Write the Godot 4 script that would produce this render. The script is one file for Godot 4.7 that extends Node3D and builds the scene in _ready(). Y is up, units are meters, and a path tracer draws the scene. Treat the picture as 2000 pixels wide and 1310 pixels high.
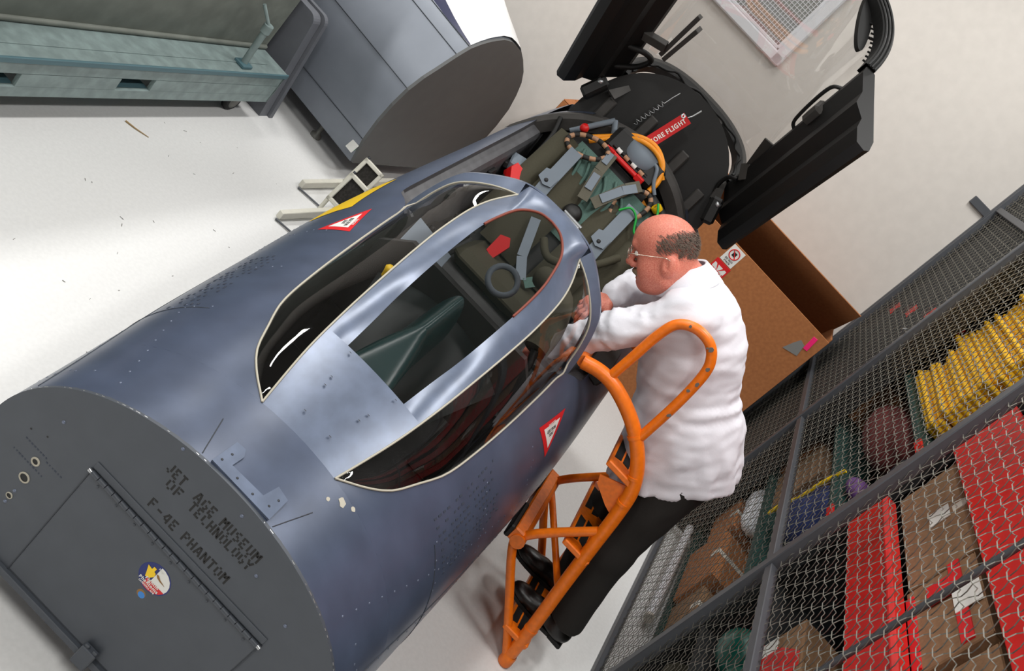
extends Node3D
# A cockpit section in a museum workshop, seen from a high step with a tilted camera.
# World: fuselage axis along -Z, X to the right, Y up, metres. The room is turned 4.5 degrees against the fuselage.

var ROOM := Transform3D(Basis(Vector3.UP, deg_to_rad(-4.5)), Vector3.ZERO)
var ID := Transform3D.IDENTITY
var M := {}
var used := {}
var rng := RandomNumberGenerator.new()

func _ready() -> void:
	rng.seed = 11
	camera_and_light()
	materials()
	room()
	fuselage()
	canopy()
	ejection_seat()
	ladder()
	person()
	cage()
	cage_contents()
	cartons()
	trainer_cart()
	second_trainer()
	small_things()

func camera_and_light() -> void:
	var cam := Camera3D.new()
	cam.name = "camera"
	cam.fov = 38.58
	cam.near = 0.05
	cam.far = 60.0
	var p := deg_to_rad(22.97)
	var forward := Vector3(0, -sin(p), -cos(p))
	var up := Vector3(0, cos(p), -sin(p))
	var right := Vector3(1, 0, 0)
	var roll := deg_to_rad(46.42)
	var bx := right * cos(roll) + up * sin(roll)
	var by := up * cos(roll) - right * sin(roll)
	cam.transform = Transform3D(Basis(bx, by, -forward), Vector3(0.175, 2.3, 0))
	add_child(cam)
	cam.current = true
	var env := Environment.new()
	env.background_mode = Environment.BG_COLOR
	env.background_color = Color(0.02, 0.02, 0.02)
	env.tonemap_mode = Environment.TONE_MAPPER_LINEAR
	env.tonemap_exposure = 1.13
	env.sdfgi_enabled = true
	env.ssao_enabled = true
	env.ssil_enabled = true
	var we := WorldEnvironment.new()
	we.name = "world_environment"
	we.environment = env
	add_child(we)

# ---------------------------------------------------------------- helpers
func numbered(n: String) -> String:
	if not used.has(n):
		used[n] = 0
		return n
	used[n] += 1
	return "%s_%03d" % [n, used[n]]

func thing(called: String, label: String, category: String, at := Vector3.ZERO, group := "", space := Transform3D.IDENTITY) -> Node3D:
	var o := Node3D.new()
	o.name = numbered(called)
	add_child(o)
	o.transform = space * Transform3D(Basis.IDENTITY, at)
	o.set_meta("label", label)
	o.set_meta("category", category)
	if group != "":
		o.set_meta("group", group)
	return o

# shapes are written in the coordinates of SPACE (the world if left out), whatever the parent's own place is
func part(called: String, mesh: Mesh, m: Material, parent: Node3D, space := Transform3D.IDENTITY, label := "") -> MeshInstance3D:
	var o := MeshInstance3D.new()
	o.name = called
	o.mesh = mesh
	if m:
		o.material_override = m
	parent.add_child(o, true)
	o.transform = parent.global_transform.affine_inverse() * space
	if label != "":
		o.set_meta("label", label)
	return o

func holder(called: String, parent: Node3D, space := Transform3D.IDENTITY) -> Node3D:
	var o := Node3D.new()
	o.name = called
	parent.add_child(o, true)
	o.transform = parent.global_transform.affine_inverse() * space
	return o

func struct(called: String, mesh: Mesh, m: Material, space := Transform3D.IDENTITY, label := "") -> MeshInstance3D:
	var o := MeshInstance3D.new()
	o.name = called
	o.mesh = mesh
	o.material_override = m
	add_child(o)
	o.transform = space
	o.set_meta("kind", "structure")
	if label != "":
		o.set_meta("label", label)
	return o

func mk() -> SurfaceTool:
	var st := SurfaceTool.new()
	st.begin(Mesh.PRIMITIVE_TRIANGLES)
	st.set_smooth_group(-1)
	return st

func done(st: SurfaceTool) -> ArrayMesh:
	st.generate_normals()
	return st.commit()

func tri(st: SurfaceTool, a: Vector3, b: Vector3, c: Vector3) -> void:
	st.add_vertex(a); st.add_vertex(b); st.add_vertex(c)

# a, b, c, d run clockwise seen from the front
func quad(st: SurfaceTool, a: Vector3, b: Vector3, c: Vector3, d: Vector3) -> void:
	tri(st, a, b, c)
	tri(st, a, c, d)

# a chamfered box; X carries it to its place
func cbox(st: SurfaceTool, size: Vector3, bevel: float, x: Transform3D) -> void:
	st.set_smooth_group(-1)
	var h := size * 0.5
	var b: float = min(bevel, min(h.x, min(h.y, h.z)) * 0.9)
	var axes := [Vector3.RIGHT, Vector3.UP, Vector3.BACK]
	var f := func(sx: float, sy: float, sz: float, keep: int) -> Vector3:
		var v := Vector3(sx * (h.x - b), sy * (h.y - b), sz * (h.z - b))
		v[keep] = [sx, sy, sz][keep] * h[keep]
		return x * v
	for k in 3:
		for s in [-1.0, 1.0]:
			var q := []
			for c in [[-1.0, -1.0], [1.0, -1.0], [1.0, 1.0], [-1.0, 1.0]]:
				var t := [0.0, 0.0, 0.0]
				t[k] = s; t[(k + 1) % 3] = c[0]; t[(k + 2) % 3] = c[1]
				q.append(f.call(t[0], t[1], t[2], k))
			if s > 0: quad(st, q[3], q[2], q[1], q[0])
			else: quad(st, q[0], q[1], q[2], q[3])
	if b <= 0.0: return
	for k in 3:
		var i := (k + 1) % 3
		var j := (k + 2) % 3
		for si in [-1.0, 1.0]:
			for sj in [-1.0, 1.0]:
				var t := [0.0, 0.0, 0.0]
				t[i] = si; t[j] = sj
				t[k] = -1.0
				var a: Vector3 = f.call(t[0], t[1], t[2], i)
				var d: Vector3 = f.call(t[0], t[1], t[2], j)
				t[k] = 1.0
				var b2: Vector3 = f.call(t[0], t[1], t[2], i)
				var c: Vector3 = f.call(t[0], t[1], t[2], j)
				if si * sj > 0: quad(st, a, b2, c, d)
				else: quad(st, d, c, b2, a)
	for sx in [-1.0, 1.0]:
		for sy in [-1.0, 1.0]:
			for sz in [-1.0, 1.0]:
				var a: Vector3 = f.call(sx, sy, sz, 0)
				var b2: Vector3 = f.call(sx, sy, sz, 1)
				var c: Vector3 = f.call(sx, sy, sz, 2)
				if sx * sy * sz > 0: tri(st, a, c, b2)
				else: tri(st, a, b2, c)

func at(p: Vector3, turn := Vector3.ZERO) -> Transform3D:
	return Transform3D(Basis.from_euler(turn), p)

func box_mesh(size: Vector3, bevel: float, x: Transform3D) -> ArrayMesh:
	var st := mk()
	cbox(st, size, bevel, x)
	return done(st)

# a box between two corners
func span_box(a: Vector3, b: Vector3, bevel := 0.003) -> ArrayMesh:
	return box_mesh((b - a).abs(), bevel, at((a + b) * 0.5))

# a beam of rectangular section between two points
func beam(st: SurfaceTool, a: Vector3, b: Vector3, w: float, h: float, bevel := 0.002, up := Vector3.UP) -> void:
	var d := (b - a).normalized()
	if absf(d.dot(up)) > 0.98: up = Vector3.RIGHT
	var s := up.cross(d).normalized()
	var u := d.cross(s)
	cbox(st, Vector3(w, h, a.distance_to(b)), bevel, Transform3D(Basis(s, u, d), (a + b) * 0.5))

func tube(st: SurfaceTool, pts: Array, r: float, sides := 10, caps := true, closed := false, r_end := -1.0) -> void:
	st.set_smooth_group(0)
	var n := pts.size()
	var rings := []
	var t0: Vector3 = (pts[1] - pts[0]).normalized()
	var u := Vector3.UP if absf(t0.y) < 0.9 else Vector3.RIGHT
	u = (u - t0 * u.dot(t0)).normalized()
	for i in n:
		var t: Vector3
		if closed: t = (pts[(i + 1) % n] - pts[(i + n - 1) % n]).normalized()
		elif i == 0: t = t0
		elif i == n - 1: t = (pts[i] - pts[i - 1]).normalized()
		else: t = ((pts[i + 1] - pts[i]).normalized() + (pts[i] - pts[i - 1]).normalized()).normalized()
		u = (u - t * u.dot(t)).normalized()
		var v := t.cross(u)
		var rr := r if r_end < 0.0 else lerpf(r, r_end, float(i) / (n - 1))
		var ring := PackedVector3Array()
		for k in sides:
			var a := TAU * k / sides
			ring.append(pts[i] + (u * cos(a) + v * sin(a)) * rr)
		rings.append(ring)
	var last := n if closed else n - 1
	for i in last:
		var p: PackedVector3Array = rings[i]
		var q: PackedVector3Array = rings[(i + 1) % n]
		for k in sides:
			var k2 := (k + 1) % sides
			quad(st, p[k], p[k2], q[k2], q[k])
	if caps and not closed:
		st.set_smooth_group(-1)
		for k in range(1, sides - 1):
			tri(st, rings[0][0], rings[0][k + 1], rings[0][k])
			tri(st, rings[n - 1][0], rings[n - 1][k], rings[n - 1][k + 1])

func tube_mesh(pts: Array, r: float, sides := 10, closed := false) -> ArrayMesh:
	var st := mk()
	tube(st, pts, r, sides, true, closed)
	return done(st)

# smooth curve through points
func curve(pts: Array, per := 6, closed := false) -> Array:
	var out := []
	var n := pts.size()
	var segs := n if closed else n - 1
	for i in segs:
		var p0: Vector3 = pts[(i + n - 1) % n] if closed or i > 0 else pts[0]
		var p1: Vector3 = pts[i]
		var p2: Vector3 = pts[(i + 1) % n]
		var p3: Vector3 = pts[(i + 2) % n] if closed or i + 2 < n else pts[n - 1]
		for k in per:
			var t := float(k) / per
			out.append(0.5 * (2.0 * p1 + (p2 - p0) * t + (2.0 * p0 - 5.0 * p1 + 4.0 * p2 - p3) * t * t + (3.0 * p1 - p0 - 3.0 * p2 + p3) * t * t * t))
	if not closed: out.append(pts[n - 1])
	return out

# n points evenly spaced along a polyline
func resample(pts: Array, n: int) -> Array:
	var acc := [0.0]
	for i in range(1, pts.size()):
		acc.append(acc[i - 1] + (pts[i] as Vector3).distance_to(pts[i - 1]))
	var out := []
	var j := 0
	var total: float = acc[-1]
	for k in n:
		var s := total * k / (n - 1)
		while j < pts.size() - 2 and acc[j + 1] < s: j += 1
		var d: float = acc[j + 1] - acc[j]
		out.append((pts[j] as Vector3).lerp(pts[j + 1], clampf((s - acc[j]) / maxf(d, 1e-9), 0, 1)))
	return out

func mirror(pts: Array) -> Array:
	var out := []
	for p in pts: out.append(Vector3(-p.x, p.y, p.z))
	return out

# a smooth sheet through rows of points
func sheet(st: SurfaceTool, rows: Array, flip := false, group := 0) -> void:
	st.set_smooth_group(group)
	for i in rows.size() - 1:
		for k in (rows[i] as Array).size() - 1:
			var a: Vector3 = rows[i][k]
			var b: Vector3 = rows[i][k + 1]
			var c: Vector3 = rows[i + 1][k + 1]
			var d: Vector3 = rows[i + 1][k]
			if flip: quad(st, d, c, b, a)
			else: quad(st, a, b, c, d)

# a flat outline with thickness; outline in local x, y; front at local z = +depth/2
func prism(st: SurfaceTool, outline: PackedVector2Array, depth: float, x: Transform3D, smooth_side := false) -> void:
	var idx := Geometry2D.triangulate_polygon(outline)
	var n := outline.size()
	var cw := Geometry2D.is_polygon_clockwise(outline)
	var h := depth * 0.5
	st.set_smooth_group(-1)
	for i in range(0, idx.size(), 3):
		var a := outline[idx[i]]
		var b := outline[idx[i + 1]]
		var c := outline[idx[i + 2]]
		if (b - a).cross(c - a) > 0.0:
			var s := b
			b = c
			c = s
		tri(st, x * Vector3(a.x, a.y, h), x * Vector3(b.x, b.y, h), x * Vector3(c.x, c.y, h))
		tri(st, x * Vector3(a.x, a.y, -h), x * Vector3(c.x, c.y, -h), x * Vector3(b.x, b.y, -h))
	if smooth_side: st.set_smooth_group(1)
	for i in n:
		var a := outline[i]
		var b := outline[(i + 1) % n]
		if cw:
			var s := a
			a = b
			b = s
		quad(st, x * Vector3(a.x, a.y, -h), x * Vector3(a.x, a.y, h), x * Vector3(b.x, b.y, h), x * Vector3(b.x, b.y, -h))

func prism_mesh(outline: PackedVector2Array, depth: float, x: Transform3D, smooth_side := false) -> ArrayMesh:
	var st := mk()
	prism(st, outline, depth, x, smooth_side)
	return done(st)

# a turned shape: profile of (radius, height) about local y
func lathe(st: SurfaceTool, profile: Array, x: Transform3D, seg := 16) -> void:
	st.set_smooth_group(0)
	for i in profile.size() - 1:
		var p: Vector2 = profile[i]
		var q: Vector2 = profile[i + 1]
		for k in seg:
			var a := TAU * k / seg
			var b := TAU * (k + 1) / seg
			quad(st, x * Vector3(p.x * cos(a), p.y, p.x * sin(a)), x * Vector3(q.x * cos(a), q.y, q.x * sin(a)), x * Vector3(q.x * cos(b), q.y, q.x * sin(b)), x * Vector3(p.x * cos(b), p.y, p.x * sin(b)))

func lathe_mesh(profile: Array, x: Transform3D, seg := 16) -> ArrayMesh:
	var st := mk()
	lathe(st, profile, x, seg)
	return done(st)

func disc(r: float, seg := 20, sx := 1.0) -> PackedVector2Array:
	var o := PackedVector2Array()
	for k in seg:
		o.append(Vector2(cos(TAU * k / seg) * r * sx, sin(TAU * k / seg) * r))
	return o

func v2(a: Array) -> PackedVector2Array:
	var o := PackedVector2Array()
	for i in range(0, a.size(), 2): o.append(Vector2(a[i], a[i + 1]))
	return o

# lettering as a thin raised print; size is the height of a capital
func text(called: String, words: String, size: float, m: Material, parent: Node3D, x: Transform3D, bold := false) -> void:
	var t := TextMesh.new()
	var f := SystemFont.new()
	f.font_names = PackedStringArray(["Droid Sans"])
	f.font_weight = 700 if bold else 400
	t.font = f
	t.text = words
	t.font_size = 32
	t.pixel_size = size / 23.0
	t.depth = 0.0006
	t.curve_step = 2.0
	part(called, t, m, parent, x)

func frame(p: Vector3, right: Vector3, normal: Vector3) -> Transform3D:
	var z := normal.normalized()
	var x := (right - z * right.dot(z)).normalized()
	return Transform3D(Basis(x, z.cross(x), z), p)

# ---------------------------------------------------------------- materials
func noise_tex(sd: int, freq: float, lo: float, hi: float, octaves := 4, contrast := 1.0, tint := Color.WHITE) -> ImageTexture:
	var n := FastNoiseLite.new()
	n.seed = sd
	n.frequency = freq
	n.noise_type = FastNoiseLite.TYPE_SIMPLEX_SMOOTH
	n.fractal_octaves = octaves
	var im := n.get_seamless_image(384, 384)
	im.convert(Image.FORMAT_RGB8)
	for y in 384:
		for x in 384:
			var v: float = im.get_pixel(x, y).r
			v = clampf((v - 0.5) * contrast + 0.5, 0, 1)
			var g := lerpf(lo, hi, v)
			var c := tint.lerp(Color.WHITE, v)
			im.set_pixel(x, y, Color(g * c.r, g * c.g, g * c.b))
	im.generate_mipmaps()
	return ImageTexture.create_from_image(im)

func mat(called: String, c: Color, rough := 0.6, metal := 0.0, tex: Texture2D = null, scale := 1.0) -> StandardMaterial3D:
	var m := StandardMaterial3D.new()
	m.resource_name = called
	m.albedo_color = c
	m.roughness = rough
	m.metallic = metal
	if tex:
		m.albedo_texture = tex
		m.uv1_triplanar = true
		m.uv1_world_triplanar = true
		m.uv1_scale = Vector3.ONE * scale
	M[called] = m
	return m

func glass(called: String, c: Color, alpha: float, metal := 0.0, rough := 0.02) -> StandardMaterial3D:
	var m := mat(called, Color(c, alpha), rough, metal)
	m.transparency = BaseMaterial3D.TRANSPARENCY_ALPHA
	m.cull_mode = BaseMaterial3D.CULL_DISABLED
	return m

func materials() -> void:
	var soft := noise_tex(1, 0.015, 0.945, 1.0, 5)
	var scuffed := noise_tex(2, 0.02, 0.86, 1.0, 6, 1.4)
	var worn := noise_tex(3, 0.03, 0.62, 1.0, 6, 1.9, Color(0.9, 0.85, 0.8))
	var speckle := noise_tex(4, 0.05, 0.97, 1.0, 4, 1.2)
	var fibre := noise_tex(5, 0.06, 0.91, 1.0, 5, 1.3, Color(0.99, 0.97, 0.95))
	mat("floor", Color(0.885, 0.885, 0.88), 0.36, 0.0, speckle, 2.2)
	mat("wall", Color(0.82, 0.80, 0.775), 0.85, 0.0, speckle, 0.5)
	mat("ceiling", Color(0.55, 0.55, 0.54), 0.9)
	mat("skin_paint", Color(0.30, 0.34, 0.425), 0.3, 0.15, scuffed, 0.9)
	mat("frame_paint", Color(0.40, 0.445, 0.53), 0.3, 0.15, scuffed, 1.6)
	mat("plate_paint", Color(0.285, 0.305, 0.335), 0.5, 0.1, soft, 1.5)
	mat("edge_line", Color(0.20, 0.22, 0.25), 0.6)
	mat("bare_metal", Color(0.72, 0.73, 0.74), 0.3, 0.9)
	mat("rivet", Color(0.42, 0.455, 0.53), 0.35, 0.4)
	mat("screw_dark", Color(0.18, 0.19, 0.21), 0.5, 0.3)
	mat("sealant", Color(0.68, 0.66, 0.60), 0.6)
	mat("sealant_red", Color(0.46, 0.19, 0.12), 0.6)
	mat("stencil", Color(0.10, 0.10, 0.10), 0.7)
	mat("stencil_faint", Color(0.20, 0.225, 0.28), 0.7)
	mat("cockpit_grey", Color(0.27, 0.27, 0.27), 0.75, 0.0, scuffed, 2.0)
	mat("cockpit_dark", Color(0.10, 0.10, 0.10), 0.7, 0.0, scuffed, 2.0)
	mat("sill_grey", Color(0.36, 0.36, 0.37), 0.6, 0.0, scuffed, 2.0)
	mat("hood_teal", Color(0.05, 0.08, 0.08), 0.5)
	mat("sight_teal", Color(0.10, 0.22, 0.22), 0.3)
	mat("black_paint", Color(0.04, 0.038, 0.036), 0.55, 0.0, scuffed, 2.0)
	mat("black_rubber", Color(0.035, 0.035, 0.035), 0.6)
	mat("ring_paint", Color(0.26, 0.25, 0.24), 0.55, 0.0, scuffed, 2.0)
	glass("windscreen_glass", Color(0.10, 0.09, 0.085), 0.05)
	glass("centre_glass", Color(0.03, 0.065, 0.06), 0.32)
	glass("canopy_glass", Color(0.86, 0.84, 0.81), 0.22, 0.35, 0.04)
	mat("olive", Color(0.26, 0.25, 0.19), 0.85, 0.0, fibre, 5.0)
	mat("teal_cloth", Color(0.33, 0.45, 0.42), 0.85, 0.0, fibre, 5.0)
	mat("strap_grey", Color(0.44, 0.48, 0.52), 0.7)
	mat("webbing", Color(0.36, 0.35, 0.30), 0.8, 0.0, fibre, 8.0)
	mat("red_paint", Color(0.80, 0.05, 0.05), 0.45)
	mat("red_cloth", Color(0.74, 0.05, 0.07), 0.75)
	mat("yellow_hose", Color(0.93, 0.58, 0.06), 0.45)
	mat("rope_dark", Color(0.12, 0.11, 0.10), 0.7)
	mat("rope_tan", Color(0.66, 0.50, 0.38), 0.6)
	mat("green_wire", Color(0.06, 0.62, 0.22), 0.45)
	mat("yellow_plastic", Color(0.90, 0.74, 0.04), 0.5)
	mat("white_print", Color(0.88, 0.88, 0.86), 0.6)
	mat("blue_print", Color(0.08, 0.14, 0.42), 0.5)
	mat("sky_print", Color(0.20, 0.50, 0.80), 0.5)
	mat("gold_print", Color(0.96, 0.80, 0.05), 0.5)
	mat("tan_print", Color(0.55, 0.40, 0.20), 0.6)
	mat("label_red", Color(0.82, 0.08, 0.11), 0.5)
	mat("label_black", Color(0.12, 0.12, 0.13), 0.6)
	mat("orange_paint", Color(0.98, 0.49, 0.07), 0.36, 0.0, noise_tex(8, 0.03, 0.94, 1.0, 5, 1.4, Color(0.97, 0.95, 0.93)), 3.0)
	mat("grip_tape", Color(0.06, 0.06, 0.06), 0.95)
	mat("chipped", Color(0.42, 0.40, 0.38), 0.6)
	var coat := mat("coat_cloth", Color(0.90, 0.90, 0.93), 0.9, 0.0, fibre, 9.0)
	coat.albedo_texture = noise_tex(9, 0.05, 0.96, 1.0)
	mat("trouser_cloth", Color(0.125, 0.115, 0.105), 0.9, 0.0, fibre, 9.0)
	mat("shoe_leather", Color(0.05, 0.035, 0.033), 0.35)
	mat("shoe_sole", Color(0.03, 0.03, 0.03), 0.7)
	var sk := mat("skin", Color(0.88, 0.585, 0.50), 0.5, 0.0, noise_tex(10, 0.03, 0.90, 1.0, 4, 1.5, Color(1.0, 0.80, 0.78)), 12.0)
	sk.subsurf_scatter_enabled = true
	sk.subsurf_scatter_strength = 0.15
	mat("hair", Color(0.45, 0.39, 0.345), 0.8, 0.0, noise_tex(12, 0.2, 0.75, 1.0, 3, 1.6), 20.0)
	mat("moustache_hair", Color(0.55, 0.47, 0.38), 0.8)
	mat("eye_white", Color(0.88, 0.86, 0.84), 0.2)
	mat("eye_dark", Color(0.12, 0.10, 0.08), 0.2)
	mat("wire_frame", Color(0.75, 0.72, 0.66), 0.2, 0.9)
	glass("lens", Color(0.95, 0.97, 0.97), 0.04)
	mat("carton", Color(0.66, 0.42, 0.24), 0.85, 0.0, fibre, 1.4)
	mat("carton_pale", Color(0.55, 0.42, 0.30), 0.85, 0.0, fibre, 2.0)
	mat("tape", Color(0.78, 0.76, 0.72), 0.4)
	mat("tape_silver", Color(0.55, 0.55, 0.54), 0.35, 0.3)
	mat("pink_tag", Color(0.95, 0.10, 0.45), 0.6)
	mat("cage_steel", Color(0.33, 0.34, 0.36), 0.45, 0.35, soft, 2.0)
	mat("cage_wire", Color(0.46, 0.45, 0.42), 0.42, 0.6)
	mat("shelf_red", Color(0.80, 0.065, 0.045), 0.45, 0.0, soft, 2.0)
	mat("shelf_teal", Color(0.07, 0.22, 0.20), 0.6)
	mat("shelf_dark", Color(0.10, 0.11, 0.12), 0.7)
	mat("yellow_stack", Color(0.98, 0.76, 0.08), 0.7, 0.0, scuffed, 5.0)
	mat("navy_cloth", Color(0.05, 0.06, 0.12), 0.85)
	mat("blue_cloth", Color(0.12, 0.18, 0.38), 0.8)
	mat("maroon_cloth", Color(0.34, 0.08, 0.08), 0.8)
	mat("teal_film", Color(0.05, 0.36, 0.31), 0.35)
	mat("white_plastic", Color(0.85, 0.86, 0.88), 0.4)
	mat("purple_cloth", Color(0.34, 0.20, 0.42), 0.7)
	mat("trainer_grey", Color(0.50, 0.525, 0.565), 0.45, 0.1, soft, 1.0)
	mat("trainer_front", Color(0.36, 0.365, 0.365), 0.6, 0.0, soft, 1.0)
	mat("slab_grey", Color(0.40, 0.41, 0.435), 0.5, 0.0, soft, 1.5)
	mat("cart_teal", Color(0.53, 0.595, 0.59), 0.5, 0.0, scuffed, 1.4)
	mat("cart_edge", Color(0.30, 0.42, 0.45), 0.5)
	mat("tank_green", Color(0.46, 0.48, 0.45), 0.6, 0.0, scuffed, 0.8)
	mat("fin_white", Color(0.90, 0.90, 0.90), 0.35)
	mat("fin_blue", Color(0.05, 0.08, 0.26), 0.4)
	mat("stand_white", Color(0.83, 0.82, 0.77), 0.5, 0.0, soft, 3.0)
	mat("stand_dark", Color(0.17, 0.16, 0.145), 0.8, 0.0, worn, 4.0)
	mat("vent_screen", Color(0.50, 0.51, 0.50), 0.7)
	mat("wood_stick", Color(0.60, 0.50, 0.34), 0.7)
	mat("lint", Color(0.45, 0.44, 0.42), 0.9)
	mat("caster_grey", Color(0.45, 0.45, 0.43), 0.5, 0.3)
	var tube_glow := mat("lamp_diffuser", Color(0.95, 0.96, 1.0), 0.5)
	tube_glow.emission_enabled = true
	tube_glow.emission = Color(1.0, 0.99, 0.98)
	tube_glow.emission_energy_multiplier = 2.0

# ---------------------------------------------------------------- room
func room() -> void:
	struct("floor", span_box(Vector3(-6, -0.2, -6.9), Vector3(2.9, 0, 4.2), 0.0), M.floor, ROOM, "smooth white painted workshop floor")
	struct("ceiling", span_box(Vector3(-6, 4.3, -6.9), Vector3(2.9, 4.5, 4.2), 0.0), M.ceiling, ROOM)
	struct("wall_back", span_box(Vector3(-6, 0, -6.95), Vector3(2.9, 4.3, -6.75), 0.0), M.wall, ROOM, "plain off-white painted wall")
	struct("wall_right", span_box(Vector3(2.7, 0, -6.75), Vector3(2.9, 4.3, 4.2), 0.0), M.wall, ROOM)
	struct("wall_left", span_box(Vector3(-6, 0, -6.75), Vector3(-5.8, 4.3, 4.2), 0.0), M.wall, ROOM)
	struct("wall_front", span_box(Vector3(-5.8, 0, 4.0), Vector3(2.7, 4.3, 4.2), 0.0), M.wall, ROOM)
	for spot in [Vector2(-3.6, -5.2), Vector2(-1.4, -5.2), Vector2(0.7, -5.2), Vector2(-3.6, -2.6), Vector2(-1.4, -2.6), Vector2(0.7, -2.6), Vector2(-3.6, 0.2), Vector2(-1.4, 0.2), Vector2(0.7, 0.2)]:
		var t := thing("ceiling_light", "white fluorescent ceiling light above the workshop", "light", Vector3(spot.x, 4.3, spot.y), "ceiling lights above the workshop", ROOM)
		part("housing", span_box(Vector3(spot.x - 0.17, 4.22, spot.y - 0.63), Vector3(spot.x + 0.17, 4.3, spot.y + 0.63), 0.01), M.white_plastic, t, ROOM)
		part("lamp_diffuser", span_box(Vector3(spot.x - 0.15, 4.205, spot.y - 0.6), Vector3(spot.x + 0.15, 4.225, spot.y + 0.6), 0.004), M.lamp_diffuser, t, ROOM)
		var l := AreaLight3D.new()
		l.name = "lamp"
		l.area_size = Vector2(0.3, 1.2)
		l.area_normalize_energy = true
		l.light_energy = 4.2
		l.light_color = Color(1.0, 0.995, 0.985)
		l.area_range = 12.0
		l.area_attenuation = 2.0
		l.shadow_enabled = true
		t.add_child(l)
		l.transform = Transform3D(Basis.from_euler(Vector3(-PI / 2, 0, 0)), Vector3(0, -0.1, 0))

# ---------------------------------------------------------------- fuselage
const T_W := [[-1.6, 0.543], [-1.72, 0.55], [-2.3, 0.597], [-3.1, 0.65], [-3.8, 0.66], [-5.0, 0.66]]
const T_C := [[-1.6, 0.435], [-1.72, 0.44], [-2.3, 0.475], [-3.1, 0.52], [-3.8, 0.57], [-5.0, 0.63]]
const T_T := [[-1.6, 0.80], [-1.72, 0.825], [-1.95, 0.876], [-2.26, 0.985], [-2.63, 1.085], [-3.1, 1.235], [-3.7, 1.36], [-4.2, 1.47], [-4.6, 1.58], [-5.0, 1.62]]
const T_A := [[-1.95, 0.13], [-2.01, 0.20], [-2.07, 0.25], [-2.15, 0.285], [-2.26, 0.325], [-2.41, 0.347], [-2.63, 0.366], [-2.84, 0.377], [-2.97, 0.384], [-3.05, 0.42], [-3.12, 0.457], [-3.3, 0.463], [-4.5, 0.475]]

func tab(t: Array, z: float) -> float:
	var n := t.size()
	if z >= t[0][0]: return t[0][1]
	if z <= t[n - 1][0]: return t[n - 1][1]
	var i := 0
	while z < t[i + 1][0]: i += 1
	var x0: float = t[i][0]
	var x1: float = t[i + 1][0]
	var y0: float = t[i][1]
	var y1: float = t[i + 1][1]
	var s := (y1 - y0) / (x1 - x0)
	var m0: float = s if i == 0 else (y1 - t[i - 1][1]) / (x1 - t[i - 1][0])
	var m1: float = s if i + 2 >= n else (t[i + 2][1] - y0) / (t[i + 2][0] - x0)
	var u := (z - x0) / (x1 - x0)
	var h := x1 - x0
	return y0 * (2 * u * u * u - 3 * u * u + 1) + m0 * h * (u * u * u - 2 * u * u + u) + y1 * (3 * u * u - 2 * u * u * u) + m1 * h * (u * u * u - u * u)

# a point of the section at z; f = 0 top centre, 1 widest, 2 bottom centre
func sec(z: float, f: float) -> Vector3:
	var w := tab(T_W, z)
	var c := tab(T_C, z)
	if f <= 1.0:
		var a := f * PI / 2
		return Vector3(w * pow(sin(a), 2.0 / 2.1), c + (tab(T_T, z) - c) * pow(maxf(cos(a), 0.0), 2.0 / 2.1), z)
	var b := (f - 1.0) * PI / 2
	return Vector3(w * pow(maxf(cos(b), 0.0), 2.0 / 3.4), c - (c - 0.108) * pow(sin(b), 2.0 / 3.4), z)

func f_at_x(z: float, x: float) -> float:
	return asin(clampf(pow(absf(x) / tab(T_W, z), 1.05), 0, 1)) / (PI / 2)

func surf(z: float, x: float) -> Vector3:
	var p := sec(z, f_at_x(z, x))
	return Vector3(signf(x) * p.x if x != 0.0 else 0.0, p.y, z)

# a point on the side skin at height y (above the widest line or below it)
func side(z: float, y: float, sgn: float) -> Vector3:
	var w := tab(T_W, z)
	var c := tab(T_C, z)
	var x := 0.0
	if y >= c: x = w * pow(maxf(1.0 - pow((y - c) / (tab(T_T, z) - c), 2.1), 0.0), 1.0 / 2.1)
	else: x = w * pow(maxf(1.0 - pow((c - y) / (c - 0.108), 3.4), 0.0), 1.0 / 3.4)
	return Vector3(sgn * x, y, z)

func side_normal(z: float, y: float, sgn: float) -> Vector3:
	var a := side(z, y + 0.01, sgn) - side(z, y - 0.01, sgn)
	var b := side(z - 0.01, y, sgn) - side(z + 0.01, y, sgn)
	return (b.cross(a) * sgn).normalized()

var FUS: Node3D

func skin_rows(z0: float, z1: float, n: int, k: int, sgn: float, open: bool) -> Array:
	var rows := []
	for i in n + 1:
		var z := lerpf(z0, z1, float(i) / n)
		var f0 := f_at_x(z, tab(T_A, z)) if open else 0.0
		var row := []
		for j in k + 1:
			var p := sec(z, lerpf(f0, 2.0, float(j) / k))
			row.append(Vector3(p.x * sgn, p.y, z))
		rows.append(row)
	return rows

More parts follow.
